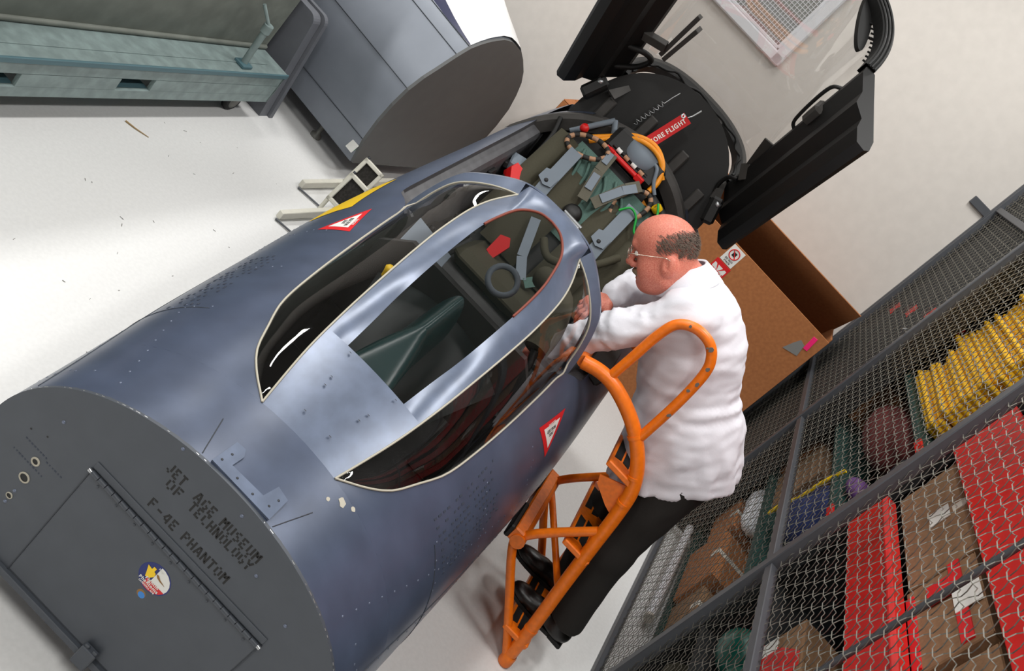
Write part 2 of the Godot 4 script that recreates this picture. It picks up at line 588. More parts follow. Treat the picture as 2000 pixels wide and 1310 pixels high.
const B_CURVE := [Vector3(0.13, 0.866, -1.95), Vector3(0.165, 0.95, -2.12), Vector3(0.185, 1.02, -2.28), Vector3(0.197, 1.09, -2.43), Vector3(0.206, 1.16, -2.58), Vector3(0.21, 1.22, -2.71), Vector3(0.205, 1.28, -2.84), Vector3(0.19, 1.32, -2.925), Vector3(0.165, 1.355, -2.99), Vector3(0.145, 1.378, -3.03)]
const C_CURVE := [Vector3(0.107, 0.981, -2.215), Vector3(0.117, 1.045, -2.33), Vector3(0.127, 1.10, -2.43), Vector3(0.134, 1.18, -2.56), Vector3(0.137, 1.25, -2.69), Vector3(0.134, 1.30, -2.774), Vector3(0.124, 1.335, -2.83), Vector3(0.105, 1.372, -2.90), Vector3(0.078, 1.394, -2.94), Vector3(0.042, 1.409, -2.966), Vector3(0, 1.413, -2.974)]
const ARCH_IN := [Vector3(0.145, 1.378, -3.03), Vector3(0.185, 1.361, -3.03), Vector3(0.235, 1.332, -3.03), Vector3(0.29, 1.288, -3.03), Vector3(0.33, 1.24, -3.03), Vector3(0.357, 1.17, -3.028), Vector3(0.373, 1.10, -3.02)]
const ARCH_OUT := [Vector3(0, 1.437, -3.055), Vector3(0.08, 1.433, -3.055), Vector3(0.145, 1.42, -3.055), Vector3(0.20, 1.393, -3.055), Vector3(0.27, 1.342, -3.055), Vector3(0.33, 1.285, -3.055), Vector3(0.362, 1.22, -3.055), Vector3(0.384, 1.15, -3.055), Vector3(0.398, 1.09, -3.055), Vector3(0.405, 1.04, -3.055)]

func a_curve() -> Array:
	var out := []
	for i in 29:
		var t := float(i) / 28
		var z := -1.95 - 1.03 * t * t * (1.6 - 0.6 * t)
		out.append(surf(z, tab(T_A, z)))
	return out

func fuselage() -> void:
	var t := thing("cockpit_trainer", "blue-grey jet cockpit section with black stencilled nose plate, resting on the white floor", "cockpit section", Vector3(0, 0, -3))
	FUS = t
	# outer skin
	var st := mk()
	for s in [-1.0, 1.0]:
		sheet(st, skin_rows(-1.72, -1.95, 8, 44, s, false), s < 0)
		sheet(st, skin_rows(-1.95, -4.5, 90, 44, s, true), s < 0)
		sheet(st, skin_rows(-4.5, -4.95, 8, 44, s, true), s < 0)
	part("skin", done(st), M.skin_paint, t)
	for s in [-1.0, 1.0]:
		var td := []
		for i in 6:
			var row := []
			for k in 12:
				var q := sec(-4.5, lerpf(0.30, 0.66, k / 11.0))
				row.append(Vector3(q.x * s * 1.004, q.y + 0.006, -4.49 - 0.03 * i))
			td.append(row)
		st = mk()
		sheet(st, td, s < 0)
		part("turtle_deck", done(st), M.skin_paint, t)
	# back end closed
	var o := PackedVector2Array()
	for j in range(0, 45): o.append(Vector2(sec(-4.95, j / 22.0).x, minf(1.36, sec(-4.95, j / 22.0).y)))
	for j in range(43, 0, -1): o.append(Vector2(-sec(-4.95, j / 22.0).x, minf(1.36, sec(-4.95, j / 22.0).y)))
	part("rear_plate", prism_mesh(o, 0.01, at(Vector3(0, 0, -4.95))), M.plate_paint, t)
	nose_plate(t)
	windscreen(t)
	cockpit_inside(t)
	skin_details(t)

func nose_plate(t: Node3D) -> void:
	var o := PackedVector2Array()
	for j in range(0, 61): o.append(Vector2(sec(-1.72, j / 30.0).x, sec(-1.72, j / 30.0).y))
	for j in range(59, 0, -1): o.append(Vector2(-sec(-1.72, j / 30.0).x, sec(-1.72, j / 30.0).y))
	var plate := part("nose_plate", prism_mesh(o, 0.012, at(Vector3(0, 0, -1.716)), true), M.plate_paint, t, ID, "dark grey flat front plate")
	var zf := -1.71
	# worn bright edge of the skin, in dashes
	var st := mk()
	for j in range(3, 34, 1):
		if rng.randf() < 0.45:
			for s in [-1.0, 1.0]:
				var a := sec(-1.714, j / 40.0) * Vector3(s, 1, 1)
				var b := sec(-1.714, (j + rng.randf_range(0.15, 0.6)) / 40.0) * Vector3(s, 1, 1)
				tube(st, [a + Vector3(0, 0.0012, 0), b + Vector3(0, 0.0012, 0)], 0.0016, 5)
	part("worn_edge", done(st), M.bare_metal, t, ID, "bare metal showing along the worn edge").set_meta("kind", "stuff")
	# access door
	var door := part("access_door", span_box(Vector3(-0.274, 0.142, zf - 0.002), Vector3(0.292, 0.556, zf + 0.0035), 0.0015), M.plate_paint, t)
	for gx in [-0.2775, 0.2955]: part("door_gap", box_mesh(Vector3(0.003, 0.44, 0.003), 0.0, at(Vector3(gx, 0.35, zf + 0.0003))), M.edge_line, door)
	# piano hinge: leaf, knuckles
	part("hinge_leaf", span_box(Vector3(-0.278, 0.572, zf - 0.001), Vector3(0.296, 0.594, zf + 0.003), 0.001), M.plate_paint, t)
	for k in 23:
		var x0 := -0.272 + k * 0.0245
		part("hinge_knuckle", tube_mesh([Vector3(x0, 0.563, zf + 0.006), Vector3(x0 + 0.0225, 0.563, zf + 0.006)], 0.0065, 10), M.plate_paint, t)
	for gx in [-0.282, 0.289]: part("hinge_pin", tube_mesh([Vector3(gx, 0.563, zf + 0.006), Vector3(gx + 0.01, 0.563, zf + 0.006)], 0.0055, 8), M.bare_metal, t, ID, "bright end of the hinge pin")
	for k in 9:
		part("rivet", lathe_mesh([Vector2(0, 0.003), Vector2(0.003, 0.0022), Vector2(0.0042, 0)], at(Vector3(-0.24 + k * 0.062, 0.543, zf + 0.0035), Vector3(PI / 2, 0, 0)), 8), M.plate_paint, door)
	# bottom angle and latch
	st = mk()
	cbox(st, Vector3(0.80, 0.022, 0.016), 0.002, at(Vector3(0, 0.121, zf + 0.004)))
	part("bottom_angle", done(st), M.plate_paint, t)
	var latch := part("latch", span_box(Vector3(-0.004, 0.098, zf + 0.004), Vector3(0.042, 0.168, zf + 0.026), 0.003), M.plate_paint, door)
	st = mk()
	cbox(st, Vector3(0.014, 0.010, 0.008), 0.002, at(Vector3(0.006, 0.172, zf + 0.018)))
	cbox(st, Vector3(0.014, 0.010, 0.008), 0.002, at(Vector3(0.032, 0.172, zf + 0.018)))
	part("latch_hooks", done(st), M.plate_paint, latch)
	# sockets
	for h in [[-0.393, 0.451, 0.0125, 0.008], [-0.390, 0.389, 0.0155, 0.0115], [-0.391, 0.312, 0.0095, 0.007]]:
		var x := at(Vector3(h[0], h[1], zf - 0.004), Vector3(PI / 2, 0, 0))
		var ring := part("socket", lathe_mesh([Vector2(h[2], 0), Vector2(h[2], 0.006), Vector2(h[3], 0.0065), Vector2(h[3], 0.0)], x, 20), M.sealant, t)
		part("socket_hole", lathe_mesh([Vector2(0, 0.0048), Vector2(h[3], 0.0048)], x, 20), M.black_rubber, ring)
	for h in [[-0.388, 0.335], [-0.390, 0.288], [-0.151, 0.80], [-0.40, 0.60], [0.17, 0.70], [0.30, 0.66], [0.05, 0.79]]:
		part("screw", lathe_mesh([Vector2(0, 0.0022), Vector2(0.004, 0.0022), Vector2(0.005, 0)], at(Vector3(h[0], h[1], zf), Vector3(PI / 2, 0, 0)), 10), M.rivet, t)
	for h in [[-0.451, 0.513], [-0.408, 0.533]]:
		part("pin_hole", lathe_mesh([Vector2(0, 0.0005), Vector2(0.0028, 0.0005)], at(Vector3(h[0], h[1], zf + 0.0001), Vector3(PI / 2, 0, 0)), 10), M.black_rubber, t)
	# worn illegible placard lines beside the sockets
	st = mk()
	for l in [[-0.445, 0.483, 8], [-0.37, 0.475, 6], [-0.455, 0.432, 11]]:
		for k in l[2]:
			cbox(st, Vector3(rng.randf_range(0.003, 0.007), 0.0045, 0.0006), 0.0, at(Vector3(l[0] + k * 0.0095, l[1], zf + 0.0002)))
	part("worn_marking", done(st), M.stencil_faint, t).set_meta("kind", "stuff")
	# stencilled lines
	stencil(t, "JET", -0.148, 0.722, 0.058)
	stencil(t, "AGE", -0.058, 0.722, 0.068)
	stencil(t, "MUSEUM", 0.026, 0.724, 0.128)
	stencil(t, "OF", -0.126, 0.688, 0.052)
	stencil(t, "TECHNOLOGY", -0.052, 0.690, 0.204)
	stencil(t, "F-4E", -0.126, 0.611, 0.094)
	stencil(t, "PHANTOM", -0.016, 0.612, 0.152)
	# oval squadron sticker and small round one
	var zs := zf + 0.0035
	var c := Vector3(0.008, 0.472, zs)
	var stk := part("oval_sticker", prism_mesh(disc(0.0445, 40, 1.02), 0.0006, at(c)), M.blue_print, door, ID, "oval red, white and blue sticker")
	var fld := PackedVector2Array()
	for k in range(-8, 12): fld.append(Vector2(0.0425, 0.0415) * Vector2(cos(k * 0.1309), sin(k * 0.1309)))
	part("white_field", prism_mesh(v2([-0.004, -0.012, 0.0402, -0.012, 0.0425, 0.0, 0.040, 0.014, 0.033, 0.026, 0.021, 0.036, 0.006, 0.0412, -0.004, 0.0412]), 0.0006, at(c + Vector3(0, 0, 0.0005))), M.white_print, stk)
	part("red_field", prism_mesh(v2([-0.0155, -0.0125, 0.0402, -0.0125, 0.034, -0.025, 0.022, -0.0358, 0.006, -0.041, -0.0085, -0.0402, -0.0155, -0.038]), 0.0006, at(c + Vector3(0, 0, 0.0005))), M.label_red, stk)
	part("yellow_shape", prism_mesh(v2([-0.022, -0.014, -0.012, -0.010, -0.004, 0.004, -0.006, 0.014, -0.012, 0.016, -0.012, 0.027, -0.020, 0.027, -0.021, 0.017, -0.034, 0.019, -0.029, 0.006, -0.026, -0.002]), 0.0005, at(c + Vector3(0, 0, 0.001))), M.gold_print, stk)
	part("aircraft_shape", prism_mesh(v2([-0.004, 0.016, 0.002, 0.018, 0.012, 0.011, 0.030, 0.0055, 0.013, 0.006, 0.003, 0.009]), 0.0004, at(c + Vector3(0, 0, 0.0014))), M.tan_print, stk)
	text("sticker_lettering", "301ST", 0.0048, M.white_print, stk, at(c + Vector3(0.0, 0.0335, 0.0016)).rotated_local(Vector3.BACK, -0.2))
	text("sticker_lettering", "Fightin'", 0.0092, M.white_print, stk, at(c + Vector3(0.004, -0.0135, 0.0016)), true)
	text("sticker_lettering", "Phantoms", 0.0092, M.white_print, stk, at(c + Vector3(-0.002, -0.0245, 0.0016)), true)
	text("sticker_lettering", "CARSWELL AFB", 0.0052, M.white_print, stk, at(c + Vector3(-0.002, -0.0345, 0.0016)), true)
	var small := part("round_sticker", prism_mesh(disc(0.0125, 24), 0.0005, at(Vector3(0.009, 0.408, zs))), M.tan_print, door, ID, "small round sticker, blue with a tan rim")
	part("sticker_face", prism_mesh(disc(0.0095, 24), 0.0005, at(Vector3(0.0115, 0.4055, zs + 0.0004))), M.sky_print, small)
	var _p := plate

const GLYPH := {
	"J": [0.75, 1.4, 0.75, 0.35, 0.62, 0.1, 0.25, 0.1, 0.1, 0.22, 0.1, 0.42],
	"E": [0.12, 1.4, 0.12, 0.8, 0.12, 0.6, 0.12, 0.0, 0.32, 1.3, 0.88, 1.3, 0.32, 0.7, 0.72, 0.7, 0.32, 0.1, 0.88, 0.1],
	"T": [0.0, 1.3, 0.34, 1.3, 0.66, 1.3, 1.0, 1.3, 0.5, 1.4, 0.5, 0.0],
	"A": [0.05, 0.0, 0.42, 1.35, 0.6, 1.35, 0.95, 0.0, 0.38, 0.45, 0.66, 0.45],
	"G": [0.85, 1.3, 0.4, 1.3, 0.12, 1.15, 0.12, 0.25, 0.4, 0.1, 0.88, 0.1, 0.88, 0.25, 0.88, 0.6, 0.55, 0.62, 0.75, 0.62],
	"M": [0.08, 0.0, 0.08, 1.4, 0.92, 0.0, 0.92, 1.4, 0.22, 1.3, 0.46, 0.7, 0.78, 1.3, 0.54, 0.7],
	"U": [0.12, 1.4, 0.12, 0.25, 0.88, 1.4, 0.88, 0.25, 0.32, 0.1, 0.68, 0.1],
	"S": [0.85, 1.3, 0.35, 1.3, 0.14, 1.2, 0.14, 0.85, 0.28, 0.74, 0.72, 0.66, 0.86, 0.55, 0.86, 0.2, 0.68, 0.1, 0.15, 0.1],
	"O": [0.12, 1.15, 0.12, 0.25, 0.88, 1.15, 0.88, 0.25, 0.33, 1.3, 0.67, 1.3, 0.33, 0.1, 0.67, 0.1],
	"F": [0.12, 1.4, 0.12, 0.0, 0.32, 1.3, 0.88, 1.3, 0.32, 0.7, 0.72, 0.7],
	"C": [0.85, 1.3, 0.4, 1.3, 0.12, 1.15, 0.12, 0.25, 0.4, 0.1, 0.85, 0.1],
	"H": [0.12, 0.0, 0.12, 1.4, 0.88, 0.0, 0.88, 1.4, 0.33, 0.7, 0.67, 0.7],
	"N": [0.1, 0.0, 0.1, 1.4, 0.9, 0.0, 0.9, 1.4, 0.25, 1.25, 0.75, 0.15],
	"L": [0.12, 1.4, 0.12, 0.0, 0.34, 0.1, 0.88, 0.1],
	"Y": [0.05, 1.4, 0.42, 0.78, 0.95, 1.4, 0.58, 0.78, 0.5, 0.6, 0.5, 0.0],
	"P": [0.12, 1.4, 0.12, 0.0, 0.32, 1.3, 0.72, 1.3, 0.88, 1.2, 0.88, 0.8, 0.32, 0.66, 0.72, 0.66],
	"4": [0.1, 0.5, 0.52, 1.35, 0.2, 0.4, 0.6, 0.4, 0.76, 1.4, 0.76, 0.0],
	"-": [0.12, 0.65, 0.85, 0.65],
}

func stencil(t: Node3D, word: String, x: float, y: float, width: float) -> void:
	var step := width / word.length()
	var sx := step / 1.32
	var sy := 0.0212
	var st := mk()
	for i in word.length():
		var g: Array = GLYPH[word[i]]
		for k in range(0, g.size(), 4):
			var a := Vector3(x + i * step + g[k] * sx, y + g[k + 1] * sy, -1.7098)
			var b := Vector3(x + i * step + g[k + 2] * sx, y + g[k + 3] * sy, -1.7098)
			beam(st, a, b, 0.0053, 0.0006, 0.0, Vector3.BACK)
	part("stencil_lettering", done(st), M.stencil, t, ID, "black stencilled word " + word)

func windscreen(t: Node3D) -> void:
	var a := a_curve()
	var bc := curve(B_CURVE, 6)
	var cc := curve(C_CURVE, 5)
	var ai := curve(ARCH_IN, 5)
	var ao := curve(ARCH_OUT, 5)
	var st := mk()
	# deck between the two side windows up to the centre pane
	var rows := []
	for i in 15:
		var z := lerpf(-1.95, -2.215, i / 14.0)
		var e := on_curve(bc, z)
		var row := []
		for k in 21:
			var u := k / 10.0 - 1.0
			row.append(Vector3(e.x * u, e.y + 0.010 * (1.0 - u * u), z))
		rows.append(row)
	sheet(st, rows)
	# strips beside and round the centre pane
	for s in [-1.0, 1.0]:
		var outer := []
		for p in bc:
			if p.z <= -2.215: outer.append(p)
		outer.push_front(on_curve(bc, -2.215))
		outer.append(Vector3(0.146, 1.418, -3.052))
		for p in [Vector3(0.10, 1.431, -3.054), Vector3(0.05, 1.436, -3.055), Vector3(0, 1.437, -3.055)]: outer.append(p)
		var n := 40
		var inner := resample(cc, n)
		outer = resample(outer, n)
		rows = []
		for i in n:
			var row := []
			for k in 6:
				var u := k / 5.0
				var p: Vector3 = (inner[i] as Vector3).lerp(outer[i], u) + Vector3(0, 0.006 * sin(u * PI), 0)
				row.append(Vector3(p.x * s, p.y, p.z))
			rows.append(row)
		sheet(st, rows, s > 0, 2)
		# bow
		var bi := resample(ai, 24)
		bi.append(Vector3(0.385, 1.045, -3.0))
		var src := []
		for p in ao:
			if p.x >= 0.145: src.append(p)
		var bo := resample(src, 25)
		rows = []
		for i in 25:
			var row := []
			for k in 4:
				var p: Vector3 = (bi[i] as Vector3).lerp(bo[i], k / 3.0)
				row.append(Vector3(p.x * s, p.y, p.z))
			rows.append(row)
		sheet(st, rows, s < 0, 3)
		# thickness of the bow behind
		rows = []
		for i in ao.size():
			var p: Vector3 = ao[i]
			var c := Vector3(0, 1.08, p.z)
			var q := p + (c - p).normalized() * 0.035
			rows.append([Vector3(p.x * s, p.y, p.z), Vector3(p.x * s, p.y, p.z - 0.02), Vector3(q.x * s, q.y, p.z - 0.022), Vector3(q.x * s, q.y, p.z + 0.01)])
		sheet(st, rows, s > 0, -1)
		# sill strip from the side window edge into the skin
	part("windscreen_frame", done(st), M.frame_paint, t)
	# sealant lines
	st = mk()
	for s in [-1.0, 1.0]:
		var la := []
		for p in a: la.append(Vector3(p.x * s, p.y + 0.002, p.z))
		for k in range(ai.size() - 1, -1, -1): la.append(Vector3(ai[k].x * s, ai[k].y + 0.001, ai[k].z + 0.003))
		tube(st, resample(la, 90), 0.0032, 6)
		var lb := []
		for p in bc: lb.append(Vector3(p.x * s, p.y + 0.002, p.z))
		tube(st, resample(lb, 60), 0.0032, 6)
	part("sealant_line", done(st), M.sealant, t, ID, "cream sealant round the side windows")
	st = mk()
	var lc := []
	for p in cc:
		if p.z < -2.62: lc.append(p + Vector3(0, 0.001, 0))
	for k in range(cc.size() - 2, -1, -1):
		if cc[k].z < -2.78: lc.append(Vector3(-cc[k].x, cc[k].y + 0.001, cc[k].z))
	tube(st, lc, 0.0045, 6)
	part("sealant_red", done(st), M.sealant_red, t, ID, "red-brown sealant round the centre pane")
	# panes
	for s in [-1.0, 1.0]:
		var n := 44
		var low := a.duplicate()
		for k in range(ai.size() - 1, -1, -1): low.append(ai[k])
		low = resample(low, n)
		var high := resample(bc, n)
		rows = []
		for i in n:
			var row := []
			for k in 9:
				var u := k / 8.0
				var lo: Vector3 = low[i]
				var hi: Vector3 = high[i]
				var p := lo.lerp(hi, u)
				var d := lo.distance_to(hi)
				var out := Vector3(0.8, 0.5, 0.15).normalized()
				p += out * d * 0.09 * sin(u * PI)
				row.append(Vector3(p.x * s, p.y, p.z))
			rows.append(row)
		st = mk()
		sheet(st, rows, s > 0)
		part("side_pane", done(st), M.windscreen_glass, t)
	st = mk()
	rows = []
	var half := resample(cc, 40)
	for i in 40:
		var p: Vector3 = half[i]
		rows.append([Vector3(-p.x, p.y - 0.003, p.z), Vector3(0, p.y - 0.003, p.z), Vector3(p.x, p.y - 0.003, p.z)])
	sheet(st, rows)
	part("centre_pane", done(st), M.centre_glass, t)
	# latch block on the bow, clear tape on the frame
	st = mk()
	cbox(st, Vector3(0.075, 0.022, 0.03), 0.003, at(Vector3(0.035, 1.425, -3.085)))
	tube(st, [Vector3(-0.005, 1.437, -3.09), Vector3(0.075, 1.437, -3.09)], 0.006, 8)
	part("bow_latch", done(st), M.bare_metal, t, ID, "bright metal latch on the bow")

func on_curve(c: Array, z: float) -> Vector3:
	if z >= c[0].z: return c[0]
	for i in c.size() - 1:
		if c[i].z >= z and c[i + 1].z <= z:
			return (c[i] as Vector3).lerp(c[i + 1], (z - c[i].z) / minf(c[i + 1].z - c[i].z, -1e-9))
	return c[c.size() - 1]

func cockpit_inside(t: Node3D) -> void:
	# walls below the windscreen and the sills
	var st := mk()
	for s in [-1.0, 1.0]:
		var rows := []
		for i in 40:
			var z := lerpf(-1.96, -3.08, i / 39.0)
			var e := surf(z, tab(T_A, z))
			rows.append([Vector3(e.x * s, e.y - 0.002, z), Vector3((e.x - 0.012) * s, e.y - 0.03, z), Vector3((e.x - 0.02) * s, lerpf(e.y, 0.4, 0.4), z), Vector3((e.x - 0.03) * s, 0.4, z)])
		st = mk()
		sheet(st, rows, s < 0)
		part("forward_lining", done(st), M.cockpit_dark, t)
	for s in [-1.0, 1.0]:
		var rows := []
		for i in 40:
			var z := lerpf(-3.04, -4.48, i / 39.0)
			var e := surf(z, tab(T_A, z))
			rows.append([Vector3(e.x * s, e.y, z), Vector3((e.x - 0.004) * s, e.y - 0.025, z), Vector3((e.x - 0.05) * s, e.y - 0.035, z), Vector3((e.x - 0.062) * s, e.y - 0.06, z), Vector3((e.x - 0.085) * s, e.y - 0.30, z), Vector3((e.x - 0.13) * s, 0.40, z)])
		st = mk()
		sheet(st, rows, s < 0, -1)
		part("sill_lining", done(st), M.sill_grey, t)
	part("cockpit_floor", span_box(Vector3(-0.44, 0.38, -4.5), Vector3(0.44, 0.40, -1.98), 0.0), M.cockpit_dark, t)
	part("forward_bulkhead", span_box(Vector3(-0.3, 0.38, -2.02), Vector3(0.3, 0.74, -2.0), 0.0), M.cockpit_dark, t)
	# ledge under the bow between pane and sill
	for s in [-1.0, 1.0]:
		st = mk()
		var rows := []
		for i in 8:
			var z := lerpf(-2.97, -3.14, i / 7.0)
			var e := surf(z, tab(T_A, z))
			rows.append([Vector3(e.x * s, e.y, z), Vector3(0.37 * s, e.y - 0.012 - 0.004 * i, z)])
		sheet(st, rows, s < 0)
		part("sill_corner", done(st), M.sill_grey, t)
	# side consoles with small boxes
	for s in [-1.0, 1.0]:
		var con := part("side_console", span_box(Vector3(0.24 * s, 0.4, -4.2), Vector3(0.40 * s, 0.82, -2.95), 0.01), M.cockpit_grey, t)
		for k in 5:
			var zc := -3.05 - k * 0.22
			part("console_box", span_box(Vector3(0.26 * s, 0.82, zc), Vector3(0.385 * s, 0.835 + 0.01 * (k % 3), zc - 0.18), 0.004), M.cockpit_dark, con)
			for j in 3:
				part("knob", lathe_mesh([Vector2(0.012, 0), Vector2(0.012, 0.018), Vector2(0, 0.02)], at(Vector3((0.285 + j * 0.035) * s, 0.835 + 0.01 * (k % 3), zc - 0.06 - 0.03 * (j % 2))), 10), M.black_paint, con)
	# instrument board, hood and sight housing
	var board := part("instrument_board", prism_mesh(v2([-0.34, 0.72, 0.34, 0.72, 0.35, 1.0, 0.26, 1.08, -0.26, 1.08, -0.35, 1.0]), 0.03, at(Vector3(0, 0, -2.83))), M.cockpit_dark, t)
	for g in [[-0.2, 0.97, 0.05], [-0.08, 0.98, 0.055], [0.08, 0.98, 0.055], [0.2, 0.97, 0.05], [-0.2, 0.84, 0.05], [0.0, 0.84, 0.06], [0.2, 0.84, 0.05]]:
		part("gauge", lathe_mesh([Vector2(0, 0.012), Vector2(g[2] * 0.85, 0.012), Vector2(g[2], 0.016), Vector2(g[2], 0)], at(Vector3(g[0], g[1], -2.845), Vector3(-PI / 2, 0, 0)), 20), M.black_paint, board)
	st = mk()
	var hr := []
	for i in 16:
		var z := lerpf(-2.24, -2.90, i / 15.0)
		var row := []
		for k in 17:
			var u := k / 8.0 - 1.0
			var w := lerpf(0.12, 0.30, i / 15.0)
			row.append(Vector3(w * u, lerpf(0.86, 1.02, i / 15.0) - 0.08 * u * u, z))
		hr.append(row)
	sheet(st, hr)
	part("instrument_hood", done(st), M.hood_teal, t, ID, "dark hood over the instrument board")
	# sight housing: a wedge that rises from the pane's foot to an arch, then a round barrel
	st = mk()
	hr = []
	for i in 22:
		var z := -2.24 - i * 0.0225
		var v := clampf(i / 10.0, 0.0, 1.0)
		var w := lerpf(0.092, 0.055, pow(v, 0.8))
		var top := lerpf(0.955, 1.075, v) if i <= 10 else 1.075 + (i - 10) * 0.004
		var row := []
		for k in 17:
			var u := k / 8.0 - 1.0
			var sq := lerpf(6.0, 2.0, v)
			row.append(Vector3(-0.015 + w * u, 0.88 + (top - 0.88) * pow(maxf(1.0 - pow(absf(u), sq), 0.0), 1.0 / sq), z))
		hr.append(row)
	sheet(st, hr.slice(0, 11), false, 5)
	sheet(st, hr.slice(10), false, 6)
	part("sight_housing", done(st), M.sight_teal, t, ID, "dark teal sight housing under the centre pane")
	st = mk()
	lathe(st, [Vector2(0.05, 0), Vector2(0.062, 0.012), Vector2(0.05, 0.024), Vector2(0.042, 0.02), Vector2(0.042, 0.004), Vector2(0.05, 0)], Transform3D(Basis(Vector3.RIGHT, 0.9), Vector3(0.02, 1.13, -3.02)), 24)
	part("ring_gauge", done(st), M.strap_grey, t)
	# items seen through the left pane
	part("data_card_holder", box_mesh(Vector3(0.17, 0.006, 0.15), 0.002, at(Vector3(-0.235, 1.03, -2.95), Vector3(0.55, 0.15, -0.25))), M.strap_grey, t, ID, "pale grey card holder")
	part("yellow_cap", lathe_mesh([Vector2(0.012, -0.02), Vector2(0.016, 0.0), Vector2(0.02, 0.014), Vector2(0.014, 0.022), Vector2(0, 0.024)], at(Vector3(-0.24, 0.985, -2.73)), 14), M.yellow_plastic, t, ID, "small yellow cap")
	# rear bulkhead and ring
	var o := PackedVector2Array()
	for j in range(0, 31): o.append(Vector2(sec(-4.5, j / 15.0).x, sec(-4.5, j / 15.0).y) * Vector2(0.985, 0.992))
	for j in range(29, 0, -1): o.append(Vector2(-sec(-4.5, j / 15.0).x, sec(-4.5, j / 15.0).y) * Vector2(0.985, 0.992))
	part("rear_bulkhead", prism_mesh(o, 0.02, at(Vector3(0, 0, -4.52))), M.black_paint, t)
	st = mk()
	var rows := []
	for j in range(-18, 19):
		var f := absf(j) / 18.0 * 0.62
		var p := sec(-4.5, f) * Vector3(signf(j), 1, 1)
		var c := Vector3(0, 1.1, 0)
		var d := (Vector3(p.x, p.y, 0) - c).normalized()
		rows.append([p + Vector3(0, 0, 0.0) + d * 0.004, p + Vector3(0, 0, 0.075) + d * 0.004, p + Vector3(0, 0, 0.085) - d * 0.02, p + Vector3(0, 0, 0.07) - d * 0.075, p + Vector3(0, 0, -0.01) - d * 0.085])
	sheet(st, rows, false, -1)
	part("bulkhead_ring", done(st), M.ring_paint, t)
	var hoop := PackedVector2Array([Vector2(0.42, 1.16)])
	for k in 25: hoop.append(Vector2(0.42 * cos(PI * k / 24.0), 1.34 + 0.50 * pow(sin(PI * k / 24.0), 0.8)))
	hoop.append(Vector2(-0.42, 1.16))
	part("hoop_bulkhead", prism_mesh(hoop, 0.05, at(Vector3(0, 0, -4.60), Vector3(-0.16, 0, 0)).translated_local(Vector3(0, 0.0, 0.21))), M.black_paint, t, ID, "black arched bulkhead behind the seat")
	for x in [-0.30, -0.10, 0.12, 0.30]:
		part("bulkhead_stiffener", box_mesh(Vector3(0.05, 0.24, 0.05), 0.006, at(Vector3(x, 1.56 - absf(x) * 0.4, -4.60), Vector3(-0.16, 0, 0))), M.ring_paint, t)
	st = mk()
	var coil := []
	for k in 60:
		coil.append(Vector3(-0.15 + 0.012 * sin(k * 0.75) + k * 0.0005, 1.56 + k * 0.0027, -4.57 + 0.012 * cos(k * 0.75) - k * 0.0005))
	tube(st, coil, 0.0022, 5)
	tube(st, [coil[59], Vector3(-0.11, 1.76, -4.60), Vector3(-0.10, 1.80, -4.61)], 0.003, 5)
	part("coiled_spring", done(st), M.bare_metal, t, ID, "bright coiled wire spring on the bulkhead")
	# bits on the left sill
	part("red_guard", prism_mesh(v2([0, 0, 0.07, -0.02, 0.085, 0.05, 0.03, 0.09, 0.0, 0.06]), 0.06, Transform3D(Basis.from_euler(Vector3(-0.9, 0.5, 0.3)), Vector3(-0.33, 1.08, -4.02))), M.red_paint, t, ID, "red plastic handle guard by the left sill")
	st = mk()
	cbox(st, Vector3(0.085, 0.05, 0.10), 0.008, at(Vector3(-0.36, 1.13, -4.16), Vector3(0.2, 0.3, 0.2)))
	part("handle_box", done(st), M.strap_grey, t)
	for k in 4:
		part("sill_fitting", box_mesh(Vector3(0.022, 0.03, 0.07 + 0.03 * (k % 2)), 0.004, at(Vector3(-0.395, 1.02 + k * 0.03, -3.55 - k * 0.2), Vector3(0.15, 0, 0.3))), M.cockpit_dark, t)
	for k in 4:
		part("sill_fitting", box_mesh(Vector3(0.022, 0.03, 0.07 + 0.03 * (k % 2)), 0.004, at(Vector3(0.395, 1.02 + k * 0.03, -3.62 - k * 0.2), Vector3(0.15, 0, -0.3))), M.cockpit_dark, t)
	for s in [-1.0, 1.0]:
		part("cable_run", tube_mesh(curve([Vector3(0.36 * s, 1.05, -4.0), Vector3(0.345 * s, 1.15, -4.2), Vector3(0.36 * s, 1.27, -4.35), Vector3(0.40 * s, 1.36, -4.42)], 6), 0.012, 8), M.black_rubber, t)

